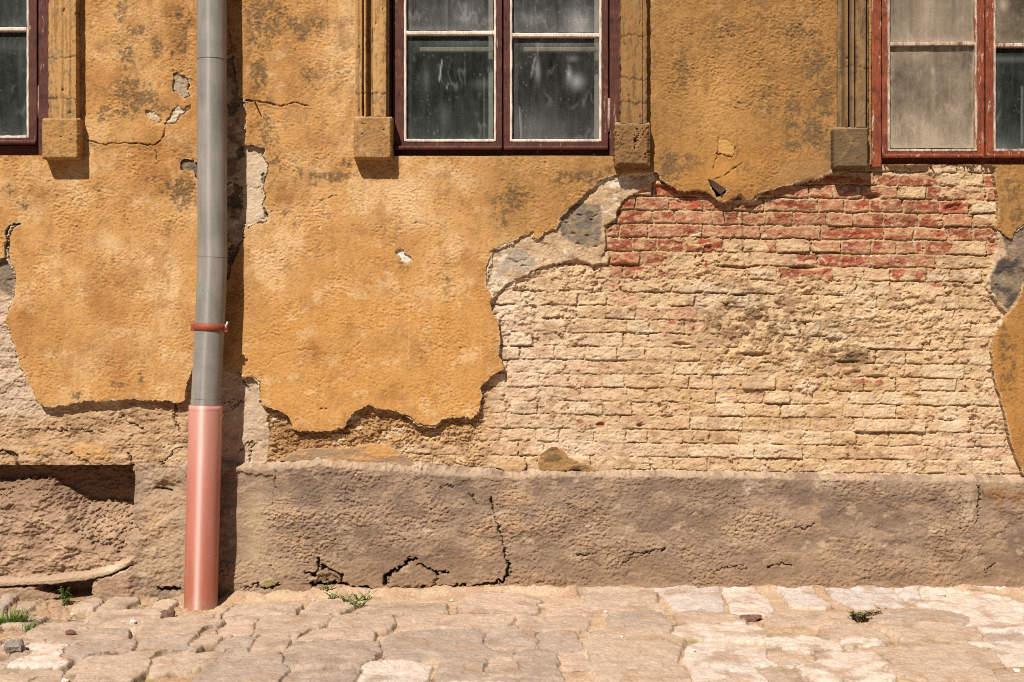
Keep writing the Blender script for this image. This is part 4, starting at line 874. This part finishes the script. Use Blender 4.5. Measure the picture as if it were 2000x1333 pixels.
# right window
rw = build_window('bright red peeling window with cloudy beige panes at the right, partly cut off',
    [(1703, 1722, -420, 326, -.12, .03, .004), (2156, 2172, -420, 326, -.12, .03, .004), (1722.1, 2155.9, 309, 326, -.12, -.02, .004), (1722.1, 2155.9, -420, -399, -.12, .03, .004)],
    [(1723, 1737, 1906, 1923), (1925.5, 1944, 2118, 2140)], (86, 88), M_red, M_whiteworn, (295, 308, 326),
    [(gB, .42, sum_(bl(1810, 20, 14, 60, .3), bl(1830, 10, 50, 8, .08), streak(1832, 55, 85, 1.5, .4))), (gB, .3, bl(1960, 10, 9, 12, .6)),
     (gB, .50, sum_(bl(1800, 105, 22, 18, .28), bl(1800, 245, 26, 40, .30), bl(1820, 285, 50, 30, .2), bl(1872, 150, 18, 30, .18), bl(1868, 215, 20, 24, .22), bl(1822, 138, 4, 8, .4))),  # painted reflections: pale blobs standing for walls mirrored in these beige panes
     (gG, .09, sum_(bl(1970, 116, 60, 6, .14), streak(1996, 170, 280, 3, .25), bl(1950, 290, 30, 16, .12)))],
    [])
cur = MB()     # linen hung behind the left casement
nf = 90
for i in range(nf + 1):
    t = i / nf; X = 1722 + t * 204
    dp = -.10 + .010 * math.sin(t * 31) + .006 * math.sin(t * 77 + 1)
    for yy in (-395, 318): cur.v.append(at(X, yy, dp))
for i in range(nf): cur.f.append((2 * i, 2 * i + 1, 2 * i + 3, 2 * i + 2))
cu = cur.build('curtain', M_curtain, rw, True)
sd = cu.modifiers.new('thick', 'SOLIDIFY'); sd.thickness = .002
# the rooms behind
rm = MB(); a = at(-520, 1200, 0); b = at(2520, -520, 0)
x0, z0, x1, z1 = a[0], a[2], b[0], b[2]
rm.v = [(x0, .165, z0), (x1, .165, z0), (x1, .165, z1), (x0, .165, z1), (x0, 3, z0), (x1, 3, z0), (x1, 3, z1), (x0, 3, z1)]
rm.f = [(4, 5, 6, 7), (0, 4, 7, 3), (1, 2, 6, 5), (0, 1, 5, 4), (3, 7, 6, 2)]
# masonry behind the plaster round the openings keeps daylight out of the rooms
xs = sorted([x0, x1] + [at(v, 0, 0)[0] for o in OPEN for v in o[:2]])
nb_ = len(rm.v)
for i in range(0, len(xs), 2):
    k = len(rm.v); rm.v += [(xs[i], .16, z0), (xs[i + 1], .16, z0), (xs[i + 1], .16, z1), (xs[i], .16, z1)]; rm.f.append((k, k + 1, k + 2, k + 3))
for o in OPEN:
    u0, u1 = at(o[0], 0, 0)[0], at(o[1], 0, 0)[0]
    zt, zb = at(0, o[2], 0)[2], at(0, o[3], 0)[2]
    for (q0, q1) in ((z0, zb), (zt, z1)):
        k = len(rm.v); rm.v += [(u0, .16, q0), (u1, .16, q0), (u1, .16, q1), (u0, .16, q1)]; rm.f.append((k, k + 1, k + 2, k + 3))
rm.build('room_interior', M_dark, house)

#@@THINGS
# ================================================================== drainpipe
pipe = tag(empty('drainpipe', ground(391, 1192, -.054)), 'grey drainpipe with a faded red plastic foot down the ochre wall', 'drainpipe')
def axis_pt(py):
    px = np.interp(py, [-520, 0, 500, 560, 640, 700, 790, 1200], [413, 413.5, 415, 413.5, 409.5, 406.5, 402, 391.5])
    p = np.interp(py, [-520, 0, 560, 790, 1200], [.13, .13, .135, .145, .165])
    return at(px, py, p)
M_seam = mat_simple('rusted_seam', (.17, .12, .075), .7, .5, 120)
def pipe_seg(name, y0, y1, r0, r1, mat, parent, n=48, steps=24):
    m = MB(); pts = [axis_pt(v) for v in np.linspace(y0, y1, steps)]
    m.tube(pts, list(np.linspace(r0, r1, steps)), n, cap=False)
    o = m.build(name, mat, parent, True); return o
R = .0613
up = pipe_seg('upper_pipe', -520, 117.5, R, R, M_pgrey, pipe)
pipe_seg('upper_pipe', 117, 503.5, R * .985, R * .985 + .0006, M_pgrey, pipe)
pipe_seg('upper_pipe', 503, 781, R, R, M_pgrey, pipe)
pipe_seg('pipe_collar', 780, 800, R * 1.02, R * 1.02, M_pgrey, pipe, steps=6)
lo = pipe_seg('lower_pipe', 792, 1215, .0690, .0690, M_pred, pipe, 56)
rim = MB(); rim.tube([axis_pt(791.8), axis_pt(793), axis_pt(800), axis_pt(801)], [.0640, .0695, .0697, .0692], 56, cap=False); rim.build('rim', M_pred, lo, True)
for yy in (117.2, 503.2, 779.5):
    sm_ = MB(); sm_.tube([axis_pt(yy - .55), axis_pt(yy - .3), axis_pt(yy + .3), axis_pt(yy + .55)], [R - .0006, R + .0007, R + .0007, R - .0006], 48, cap=False); sm_.build('seam', M_seam, pipe, True)
cl = MB(); cl.tube([axis_pt(632), axis_pt(632.6), axis_pt(646.4), axis_pt(647)], [.0608, .0645, .0645, .0608], 48, cap=False)
for sx in (-1, 1):
    c0 = np.array(axis_pt(639.5))
    for k in range(2):
        pass
clamp = cl.build('pipe_clamp', M_clamp, pipe, True)
c0 = np.array(axis_pt(639.5))
for sx, y in ((-1, 0), (1, -.004)):
    lg = MB(); q = c0 + np.array([sx * .068, -.006, y])
    b = [(-.009, -.006, -.017), (.009, -.006, -.017), (.009, .006, -.017), (-.009, .006, -.017), (-.009, -.006, .017), (.009, -.006, .017), (.009, .006, .017), (-.009, .006, .017)]
    k = len(lg.v); lg.v += [tuple(q + np.array(v)) for v in b]; lg.f += [tuple(k + i for i in f) for f in ((0, 3, 2, 1), (4, 5, 6, 7), (0, 1, 5, 4), (1, 2, 6, 5), (2, 3, 7, 6), (3, 0, 4, 7))]
    o = lg.build('clamp_lug', M_clamp, clamp); bv = o.modifiers.new('b', 'BEVEL'); bv.width = .002; bv.segments = 2
bt = MB(); q = c0 + np.array([.068, -.012, -.006]); bt.tube([q, q + np.array([.012, -.012, .028])], [.0042, .0036], 8); bt.build('bolt', M_pebble, clamp, True)
gs = MB()
for L_ in ([(388, 566), (394, 561), (396, 553), (399, 563), (403, 568)], [(389, 569), (397, 566), (402, 570), (404, 566), (407, 572)], [(411, 571), (414, 568), (416, 575)]):
    pts = []
    for a, b in L_:
        q = np.array(axis_pt(b)); dx = (a - 413.4) * U * .975; pts.append(q + np.array([dx, -math.sqrt(max(.0613 ** 2 - dx * dx, 0)) - .0002, 0]))
    gs.tube(pts, .0008, 5)
gs.build('green_scribble', mat_simple('green_marker', (.08, .30, .20), .7, .2, 60), up)
st = MB(); st.tube([c0 + np.array([.03, .04, 0]), c0 + np.array([.03, .13, 0])], .006, 8); st.build('wall_spike', M_rust, clamp, True)

# ================================================================== iron in the wall
def nail(label, a, b, r):
    m = MB(); A = np.array(a); B = np.array(b); m.tube([A, A + (B - A) * .8, B], [r, r * .8, r * .5], 8)
    return tag(m.build('iron_nail', M_rust, None, True), label, 'nail', 'iron nails in the wall')
nail('thin rusty nail sticking out of the bricks below the hole in the plaster', at(1412, 414, -.01), at(1411, 412, .052), .0026)
nail('rusty iron hook in the crack right of the grey drainpipe', at(498, 200, .01), at(498, 200, .075), .0045)
nail('small nail under the bottom rail of the middle window', at(1160, 296, -.02), at(1160, 303, .03), .003)
rb = MB(); rb.v = [at(1384, 354, .055), at(1392, 352, .05), at(1418, 370, .052), at(1408, 380, .05), at(1392, 366, .045), at(1388, 358, .01), at(1410, 372, .005), at(1400, 380, .005)]
rb.f = [(0, 4, 1), (1, 4, 2), (2, 4, 3), (0, 5, 4), (4, 5, 7), (4, 7, 3), (1, 2, 6), (1, 6, 5), (0, 1, 5), (2, 3, 7), (2, 7, 6)]
tag(rb.build('iron_bracket', M_rust), 'broken rusty bracket stub in the hole above the bricks', 'bracket')

# ================================================================== pavement
STONES = [ # survey outline x0,x1,y0,y1, height mm, tone
 (0,100,1231,1262,24,0),(28,150,1241,1286,26,3),(12,48,1252,1282,22,1),(108,250,1208,1244,24,1),(133,262,1233,1271,26,1),(260,402,1231,1283,28,1),(125,292,1263,1334,24,0),(165,310,1178,1212,26,0),(268,432,1194,1237,30,0),
 (384,452,1222,1259,24,2),(424,562,1241,1286,22,1),(388,566,1289,1340,22,1),(-30,112,1286,1312,16,0),(40,128,1302,1340,14,0),(296,424,1268,1302,14,0),(430,512,1178,1208,26,0),(432,500,1210,1240,20,2),(10,76,1184,1202,16,2),(60,158,1195,1226,16,0),
 (440,584,1182,1212,26,0),(592,682,1179,1213,20,0),(705,874,1181,1209,20,0),(895,1054,1164,1207,24,2),(498,636,1208,1252,24,0),(648,780,1209,1242,26,0),(784,1000,1208,1238,18,2),(590,732,1234,1263,20,2),(558,742,1262,1307,24,1),(750,958,1239,1291,22,1),
 (950,1058,1230,1270,20,1),(700,838,1296,1338,20,3),(850,1062,1283,1342,22,1),(492,564,1247,1280,18,0),(560,700,1314,1345,20,1),(1060,1294,1180,1206,14,2),(1135,1282,1158,1181,18,0),(1300,1412,1154,1199,18,4),(1420,1500,1156,1202,16,3),
 (1014,1152,1208,1239,22,2),(1184,1314,1204,1243,26,1),(1158,1338,1236,1276,24,0),(1320,1450,1200,1231,20,2),(1320,1502,1224,1258,20,3),(1052,1136,1238,1279,18,1),(1145,1336,1263,1338,26,0),(1000,1100,1278,1340,22,1),(1342,1572,1264,1345,18,3),(1100,1150,1278,1312,12,2),
 (1530,1604,1151,1191,20,4),(1624,1757,1148,1189,20,4),(1756,1832,1148,1186,24,4),(1840,2030,1160,1241,18,3),(1500,1668,1199,1229,20,2),(1688,1884,1196,1231,22,1),(1600,1728,1226,1259,18,2),(1740,1912,1223,1263,20,0),(1645,1732,1253,1273,16,3),
 (1500,1634,1246,1281,20,3),(1912,2070,1258,1302,20,3),(1712,1954,1266,1332,18,0),(1570,1738,1303,1345,24,3),(1500,1572,1276,1302,14,2),(1600,1722,1277,1303,12,3),(1952,2070,1314,1350,18,0),(1490,1562,1306,1345,14,0),(1925,2010,1241,1259,14,1),
 (950,1010,1296,1330,12,0),(-10,24,1150,1186,40,1),(30,62,1166,1184,26,0),(150,200,1160,1176,22,0),(205,262,1158,1174,20,0),(300,345,1160,1176,16,2),(-60,60,1180,1196,12,0),(1884,1990,1140,1158,12,4)]
def build_pavement():
    X = axis(-3.6, 3.6, -2.32, 2.32, .0033) if False else np.concatenate([np.arange(-3.4, -2.3, .012), np.arange(-2.3, 2.3, .0034), np.arange(2.3, 3.4, .012)]).astype(f32)
    P = np.concatenate([np.arange(.0, 1.5, .0048), np.arange(1.5, 2.4, .012)]).astype(f32)
    x, p = np.meshgrid(X, P, indexing='ij')
    d = D - p
    px = 1000 + x / U * D / d; py = 600 + EYE / U * D / d
    n1 = fbm(x * 2.2, p * 2.2, 3, 601); n2 = fbm(x * 9, p * 9, 4, 603); n3 = fbm(x * 32, p * 32, 3, 605, .6); n4 = fbm(x * 95, p * 95, 2, 607)
    base = -.03 * sm(-.6, -1.5, x) - .02 * sm(.05, .35, p) * sm(-.9, -1.6, x) + .007 * n1
    sand = base + .0055 * n2 + .0040 * n3 + .0022 * n4 - .009 * sm(.2, -1.3, x) + .002 * n2
    sand += .030 * sm(.16, .05, p) * sm(-2.3, -1.2, x) * (.45 + .3 * sm(-.3, .3, n2)) * sm(-1.9, -.7, x + 1.0 * n2) + .012 * sm(.14, .05, p)
    # dirt heaped at the wall foot on the left
    sand += .02 * blob(px, py, 60, 1168, 120, 10) * (1 + n2) - .03 * blob(px, py, 110, 1152, 60, 5)
    sand += sm(-.95, -1.5, x) * sm(.42, .25, p) * (.014 * terrace(n2 + .3 * n3, 4) + .006 * n3)
    H = sand.copy()
    cS = np.zeros(x.shape, f32); tone = np.zeros(x.shape, np.int8); rnd = np.zeros(x.shape, f32); edge = np.full(x.shape, 9., f32)
    st = []
    for (a, b, c, e, h, t) in STONES:
        q = ground((a + b) / 2, (c + e) / 2); w = abs(ground(b, (c + e) / 2)[0] - ground(a, (c + e) / 2)[0]) / 2
        q0 = -ground(a, c)[1]; q1 = -ground(a, e)[1]
        st.append((q[0], (q0 + q1) / 2, w, (q1 - q0) / 2, h / 1000, t))
    rr = random.Random(5)
    for r in range(16):
        pc_ = .1 + r * .155; xx = -3.5 + rr.random() * .2
        while xx < 3.5:
            L = rr.uniform(.17, .36); cx = xx + L / 2; pp = pc_ + rr.uniform(-.02, .02); dd = D - pp
            qx = 1000 + cx / U * D / dd; qy = 600 + EYE / U * D / dd
            if qy > 1352 or ((qx < -60 or qx > 2075) and pp > .15): st.append((cx, pp, L / 2 - .008, .068, rr.uniform(.014, .026), rr.choice([0, 0, 1, 2, 3])))
            xx += L + .012
    wx = x + .011 * gn(x * 7, p * 7, 611) + .006 * gn(x * 18, p * 18, 613) + .004 * gn(x * 50, p * 50, 619); wp = p + .010 * gn(x * 7, p * 7, 615) + .006 * gn(x * 18, p * 18, 617) + .004 * gn(x * 50, p * 50, 621)
    for i, (cx, cp, a, b, h, t) in enumerate(st):
        i0, i1 = np.searchsorted(X, [cx - a - .07, cx + a + .07]); j0, j1 = np.searchsorted(P, [cp - b - .07, cp + b + .07])
        if i1 <= i0 or j1 <= j0: continue
        sl = (slice(i0, i1), slice(j0, j1))
        g = random.Random(i); rot = g.uniform(-.10, .10); ux = wx[sl] - cx; up_ = wp[sl] - cp
        u = (ux * math.cos(rot) + up_ * math.sin(rot)); v = (-ux * math.sin(rot) + up_ * math.cos(rot))
        tp = g.uniform(-.22, .22); u = u * (1 + tp * v / b * .6)
        e = g.uniform(3.2, 6.5)
        pw = 1 + .045 * np.sin(3 * np.arctan2(v / b, u / a) + g.uniform(0, 6)) * (a / b < 3) + .03 * np.sin(5 * np.arctan2(v / b, u / a) + g.uniform(0, 6)); u = u * pw; v = v * pw
        rr_ = (np.abs(u / (a * 1.03)) ** e + np.abs(v / (b * 1.05)) ** e) ** (1 / e)
        di = (1 - rr_) * min(a, b)               # metres in from the rim
        m = sm(-.003, .006, di + .003 * n4[sl])
        dome = sm(-.004, .030, di + .012 * n2[sl]) * .25 + .75 * sm(-.001, .006, di)
        tx, ty = g.uniform(-.03, .03), g.uniform(-.05, .03)
        n_ = fbm(x[sl] * 14 + i, p[sl] * 18, 4, 621, .55)
        hz = base[sl] + h * (.9 if px[sl].mean() < 700 else .72) * dome + tx * ux + ty * up_ + .006 * n_ + .007 * terrace(fbm(x[sl] * 9 - i, p[sl] * 12, 3, 623), 3) + .0032 * n3[sl] + .0018 * n4[sl] - .010 * sm(.008, .001, np.abs(fbm(x[sl] * 6 + i * 3, p[sl] * 9, 3, 627))) * (fbm(x[sl] * 4 + i, p[sl] * 4, 2, 629) > .12)
        hz = np.maximum(hz, sand[sl] - .002)
        H[sl] = H[sl] + (hz - H[sl]) * m
        cS[sl] = np.maximum(cS[sl], m); tone[sl] = np.where(m > .5, t, tone[sl]); rnd[sl] = np.where(m > .5, hash2(i, i, 3), rnd[sl]); edge[sl] = np.where(m > .0, np.minimum(di, 9), edge[sl])
    K = 1.62
    sandc = np.tile(pc(222, 186, 150, K), x.shape + (1,)).astype(f32); sandc = mixc(sandc, pc(196, 152, 116, K), sm(-.05, .4, n2 + .4 * n3) * .7); sandc = mixc(sandc, pc(232, 200, 166, K), sm(.1, .5, n1 + .3 * n3) * .5)
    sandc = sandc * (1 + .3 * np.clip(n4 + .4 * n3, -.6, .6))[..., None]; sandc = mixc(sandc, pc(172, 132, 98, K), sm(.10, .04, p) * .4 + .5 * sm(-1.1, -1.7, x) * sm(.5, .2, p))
    tones = np.array([pc(212, 182, 154, K), pc(198, 172, 150, K), pc(218, 186, 158, K), pc(246, 222, 200, K), pc(228, 208, 192, K)])
    sc = tones[tone] * (.93 + .14 * rnd)[..., None]
    sc = mixc(sc, pc(160, 132, 110, K), sm(.0, .5, n2 + .5 * fbm(x * 5, p * 7, 3, 631)) * .5); sc = mixc(sc, pc(230, 196, 164, K), sm(.05, .5, -n2 + .5 * n3) * .45)
    sc = mixc(sc, pc(242, 228, 214, K), .7 * (tone == 4) * sm(.05, .3, fbm(x * 26, p * 26, 4, 633, .6)) * .9)
    sc = mixc(sc, pc(206, 150, 112, K), sm(.3, .55, fbm(x * 7, p * 9, 3, 635)) * .4)
    sc = sc * (1 + .16 * np.clip(fbm(x * 18, p * 50, 4, 637, .65), -.6, .6) - .25 * sm(.28, .5, fbm(x * 60, p * 60, 3, 639)))[..., None]
    # sand drifts over the stones on the right
    drift = sm(.12, .45, n2 + .35 * n1 + .18 * sm(-.4, 1, x)) * .5
    sc = sc * (1 - drift[..., None]) + sandc * drift[..., None]
    c = sandc * (1 - cS)[..., None] + sc * cS[..., None]
    # joints darkened: packed dirt plus painted shade under the stone edges
    jd = sm(.009, .0, np.abs(edge + .002)) * sm(-.15, .3, n2 + .5 * n3) ; c = mixc(c, pc(92, 70, 52, K), jd * (.8 - .35 * sm(-.6, .6, x)))
    ms = np.clip(.9 * blob(px, py, 1375, 1256, 50, 9) + .5 * blob(px, py, 1460, 1250, 40, 7) + .9 * blob(px, py, 30, 1318, 50, 14) + .7 * blob(px, py, 130, 1320, 20, 26) + .6 * blob(px, py, 285, 1310, 20, 20) + .6 * blob(px, py, 285, 1270, 20, 8) + .5 * blob(px, py, 1530, 1235, 60, 6) + .6 * blob(px, py, 1900, 1280, 30, 12) + .6 * blob(px, py, 1700, 1270, 40, 8) + .6 * blob(px, py, 1260, 1262, 30, 5) + .5 * blob(px, py, 400, 1306, 40, 12) + .5 * blob(px, py, 120, 1222, 20, 8) + .5 * blob(px, py, 1830, 1262, 50, 5) + .5 * blob(px, py, 1550, 1328, 10, 14) + .4 * blob(px, py, 1080, 1316, 30, 8), 0, 1)
    c = mixc(c, pc(150, 134, 70, K), ms * sm(-.3, .15, n2 + .6 * n3) * (1 - .75 * sm(.004, .02, edge) * (cS > .5)) * .85)
    V = np.stack([x, -p, H], -1).reshape(-1, 3); nx, ny = x.shape
    ii, jj = np.meshgrid(np.arange(nx - 1), np.arange(ny - 1), indexing='ij'); a = (ii * ny + jj).ravel()
    F = np.stack([a, a + 1, a + ny + 1, a + ny], 1)[:, ::-1]
    o = link('pavement', V, None, M_pave, None, True, {'col': c.reshape(-1, 3)}, F)
    tag(o, kind='structure'); o['label'] = 'sandy cobbled pavement of worn irregular stones along the wall'; o['category'] = 'pavement'
    return X, P, H
PX_, PP_, PH_ = build_pavement()
def gz(X, p):
    i = int(np.clip(np.searchsorted(PX_, X), 0, len(PX_) - 1)); j = int(np.clip(np.searchsorted(PP_, p), 0, len(PP_) - 1)); return float(PH_[i, j])
def spot(px, py):
    z = 0.0
    for _ in range(4): X, Y, _z = ground(px, py, z); z = gz(X, -Y)
    return np.array([X, Y, z])
sg = MB(); sg.v = [(-60, .3, -.06), (60, .3, -.06), (60, -80, -.06), (-60, -80, -.06)]; sg.f = [(0, 3, 2, 1)]
M_street = mat_simple('street_dust', (.26, .19, .14), .95, .2, 4)
s = sg.build('street', M_street); tag(s, kind='structure'); s['label'] = 'plain dusty street surface beyond the pavement'; s['category'] = 'street'

# ================================================================== the house across the street: added out of view to cut sky light and fill pane reflections
opp = tag(empty('house', (0, -10.6, 0)), 'plain beige house across the street, added out of view, mirrored in the window panes', 'house')
M_opp = mat_simple('beige_render', (.36, .30, .22), .95, .15, 6); M_roof = mat_simple('brown_tiles', (.16, .08, .05), .9, .3, 30); M_oppw = mat_simple('brown_frames', (.12, .08, .05), .7, .2, 40)
def block(name, x0, x1, y0, y1, z0, z1, mat, parent):
    v = [(x, y, z) for z in (z0, z1) for y in (y0, y1) for x in (x0, x1)]
    f = [(0, 2, 3, 1), (4, 5, 7, 6), (0, 1, 5, 4), (2, 6, 7, 3), (0, 4, 6, 2), (1, 3, 7, 5)]
    return link(name, v, f, mat, parent, False)
block('wall', -9, 9, -16, -10.6, -.05, 5.6, M_opp, opp)
rf = link('roof', [(-9.3, -10.2, 5.55), (9.3, -10.2, 5.55), (9.3, -13.3, 8.2), (-9.3, -13.3, 8.2), (-9.3, -16.4, 5.55), (9.3, -16.4, 5.55), (-9.3, -10.2, 5.45), (9.3, -10.2, 5.45), (-9.3, -16.4, 5.45), (9.3, -16.4, 5.45)], [(0, 1, 2, 3), (3, 2, 5, 4), (0, 3, 4, 8, 6), (1, 7, 9, 5, 2), (0, 6, 7, 1), (4, 5, 9, 8), (6, 8, 9, 7)], M_roof, opp, False)
for wx_ in (-7.2, -4.6, -2, .6, 3.2, 5.8):
    for wz in (1.1, 3.6):
        o = block('window', wx_, wx_ + 1.1, -10.62, -10.54, wz, wz + 1.5, M_oppw, opp)
        for sx in (.06, .58): block('pane', wx_ + sx, wx_ + sx + .46, -10.55, -10.535, wz + .07, wz + 1.43, M_dark, o)

# ================================================================== weeds, crumbs
def leaf(m, base, d, L, w, droop):
    d = np.array(d, float); d /= np.linalg.norm(d); side = np.cross(d, [0, 0, 1.]); 
    if np.linalg.norm(side) < 1e-3: side = np.array([1., 0, 0])
    side /= np.linalg.norm(side); b = np.array(base, float); k = len(m.v); n = 4
    for i in range(n + 1):
        t = i / n; c = b + d * L * t + np.array([0, 0, -droop * L * t * t]); ww = w * (math.sin(math.pi * min(t * .9 + .12, 1)) if w > .003 else (1 - t) ** .7)
        m.v += [tuple(c - side * ww / 2), tuple(c + np.array([0, 0, -ww * .15])), tuple(c + side * ww / 2)]
    for i in range(n):
        for q in range(2): a = k + i * 3 + q; m.f.append((a, a + 1, a + 4, a + 3))
def weed(name, label, cat, places, mats, kind, seed, group='weeds between the stones'):
    g = random.Random(seed); o0 = spot(*places[0]); root = tag(empty(name, o0), label, cat, group)
    L_, S_ = MB(), MB()
    for q in places:
        b = spot(*q)
        if kind == 'grass':
            for _ in range(70):
                a = g.uniform(0, 6.28); r = g.uniform(0, .03); t = g.uniform(.15, .9)
                leaf(L_, b + np.array([math.cos(a) * r, math.sin(a) * r * .6, -.004]), (math.cos(a) * t + .25, math.sin(a) * t, 1), g.uniform(.04, .10), g.uniform(.002, .0034), g.uniform(.1, .6))
        else:
            for _ in range(kind[0]):
                a = g.uniform(0, 6.28); h = g.uniform(*kind[1]); tip = b + np.array([math.cos(a) * h * kind[2], math.sin(a) * h * kind[2] * .6 - .005, h])
                S_.tube([b + np.array([g.uniform(-.004, .004), 0, -.006]), b + (tip - b) * .5 + np.array([0, 0, h * .12]), tip], [.0011, .0009, .0006], 5)
                for _k in range(kind[3]):
                    t = g.uniform(.2, 1); c = b + (tip - b) * t + np.array([0, 0, h * .1 * math.sin(t * 3.1)]); aa = g.uniform(0, 6.28)
                    leaf(L_, c, (math.cos(aa), math.sin(aa), g.uniform(-.1, .7)), g.uniform(*kind[4]), g.uniform(.0038, .0065), g.uniform(.0, .4))
    if len(places) > 1 and kind != 'grass': S_.tube([spot(*q) + np.array([0, 0, -.001]) for q in places], .0011, 5)
    L_.build('leaves', mats[0], root)
    if S_.v: S_.build('stems', mats[1], root)
    return root
weed('grass_tuft', 'bright green grass tuft at the left edge of the pavement', 'grass tuft', [(20, 1224), (48, 1226), (60, 1224), (3, 1224), (36, 1226)], (M_grass, M_grass), 'grass', 1)
weed('weed', 'small leafy weed under the stone ledge left of the drainpipe', 'weed', [(122, 1180), (112, 1172), (132, 1180)], (M_green, M_green), (7, (.03, .085), .45, 11, (.006, .013)), 2)
weed('weed', 'low spreading weed at the foot of the cracked plinth', 'weed', [(690, 1182), (676, 1176), (700, 1174), (650, 1170), (715, 1172), (640, 1162), (705, 1186)], (M_green, M_green), (8, (.012, .04), 1.3, 8, (.005, .011)), 3)
weed('weed', 'spiky half dry weed lying on the cobbles at the right', 'weed', [(1672, 1214), (1678, 1216)], (mat_simple('dull_weed_leaf', (.09, .10, .035), .7, .4, 80), M_straw), (12, (.02, .05), 1.0, 12, (.010, .022)), 4)
root = weed('dry_weed', 'dry straw coloured weed stalk lying beside the spiky green weed', 'weed', [(1690, 1206), (1700, 1202), (1712, 1198), (1722, 1194)], (M_straw, M_straw), (7, (.008, .022), 1.4, 8, (.008, .018)), 5)
weed('weed', 'tiny yellow green sprout left of the red pipe foot', 'weed', [(310, 1174), (136, 1214)], (M_grass, M_grass), (4, (.012, .03), .8, 4, (.005, .012)), 6)

def rock(name, label, cat, px, py, size, mat, seed, group=None, sink=.3):
    g = random.Random(seed); b = spot(px, py); m = MB(); nu, nv = 10, 7
    ph = [g.uniform(0, 6.28) for _ in range(6)]
    for j in range(nv + 1):
        for i in range(nu):
            a = 2 * math.pi * i / nu; e = -math.pi / 2 + math.pi * j / nv
            r = 1 + .16 * math.sin(2 * a + ph[0]) + .12 * math.sin(3 * a + ph[1] + e) + .1 * math.sin(4 * e + ph[2] + a) + g.uniform(-.06, .06)
            sq = lambda v: math.copysign(abs(v) ** .75, v)
            m.v.append((b[0] + size[0] * r * sq(math.cos(e)) * sq(math.cos(a)), b[1] + size[1] * r * sq(math.cos(e)) * sq(math.sin(a)), b[2] + size[2] * (1 - sink) + size[2] * r * sq(math.sin(e))))
    for j in range(nv):
        for i in range(nu): a = j * nu + i; c = j * nu + (i + 1) % nu; m.f.append((a, c, c + nu, a + nu))
    return tag(m.build(name, mat, None, False), label, cat, group)
rock('loose_stone', 'red brown stone lying left of the red pipe foot', 'stone', 324, 1196, (.032, .026, .022), M_redstone, 1)
rock('tile_shard', 'flat dark red tile shard lying on the right cobbles', 'tile shard', 1463, 1212, (.048, .035, .010), M_redstone, 2)
rock('loose_stone', 'small grey angular stone at the left edge of the cobbles', 'stone', 30, 1272, (.030, .035, .022), M_tint, 3)
rock('loose_stone', 'small purple stone between two cobbles below the grass tuft', 'stone', 137, 1240, (.018, .012, .010), M_redstone, 4)
G = 'white crumbs scattered on the cobbles'
for i, (a, b, w) in enumerate(((585, 1186, .012), (586, 1193, .008), (612, 1173, .008), (624, 1194, .011), (260, 1218, .016), (22, 1285, .014), (1183, 1196, .010), (1142, 1194, .006), (881, 1175, .007), (956, 1164, .009), (1149, 1250, .009), (1592, 1236, .012), (1354, 1272, .008), (1880, 1154, .007), (683, 1180, .009), (1838, 1175, .006), (141, 1196, .008), (868, 1182, .006), (1985, 1312, .011), (372, 1198, .009), (128, 1334, .012), (1484, 1309, .007), (1215, 1245, .007))):
    if i % 2: continue
    rock('mortar_crumb', 'tiny white crumb of lime mortar on the cobbles', 'crumb', a, b, (w, w * .8, w * .5), M_pebble, 20 + i, G)
ck = MB(); q = spot(1840, 1153); ck.tube([q + np.array([-.016, 0, .005]), q + np.array([.016, .004, .005])], .004, 8); tag(ck.build('cigarette_butt', M_pebble, None, True), 'white cigarette butt near the wall foot at the right', 'cigarette butt')
tk = MB(); q = spot(570, 1181); tk.tube([q + np.array([-.014, 0, .004]), q + np.array([.016, .004, .004])], .0025, 6); tag(tk.build('paper_scrap', M_pebble, None, True), 'thin white scrap on the pavement right of the red pipe', 'paper scrap')

# ================================================================== light and camera
sdir = np.array([.44, 1.0, -1.26]); sdir /= np.linalg.norm(sdir)
sun = bpy.data.lights.new('Sun', 'SUN'); sun.energy = 5.0; sun.angle = math.radians(.53); sun.color = (1.0, .93, .82)
so = bpy.data.objects.new('Sun', sun); C.objects.link(so); so.location = (-3, -6, 8)
from mathutils import Vector
so.rotation_euler = Vector(sdir).to_track_quat('-Z', 'Y').to_euler()
elev = math.asin(-sdir[2]); az = math.atan2(-sdir[0], -sdir[1])
w = bpy.data.worlds.new('World'); bpy.context.scene.world = w; w.use_nodes = True
t = w.node_tree; bg = t.nodes['Background']; sky = t.nodes.new('ShaderNodeTexSky'); sky.sky_type = 'NISHITA'; sky.sun_disc = False
sky.sun_elevation = elev; sky.sun_rotation = az; sky.dust_density = .6; sky.air_density = .6
t.links.new(sky.outputs[0], bg.inputs[0]); bg.inputs[1].default_value = .05
cam = bpy.data.cameras.new('Camera'); cam.lens = 36 * D / (2000 * U); cam.sensor_width = 36; cam.clip_end = 300; cam.clip_start = .05
cam.shift_y = -66.5 / 2000
co = bpy.data.objects.new('Camera', cam); C.objects.link(co); co.location = (0, -D, EYE); co.rotation_euler = (math.pi / 2, 0, 0)
S_ = bpy.context.scene; S_.camera = co
S_.view_settings.view_transform = 'Standard'; S_.view_settings.look = 'None'; S_.view_settings.exposure = 0.42; S_.view_settings.gamma = 1
S_.cycles.use_denoising = False; S_.cycles.filter_width = 1.0
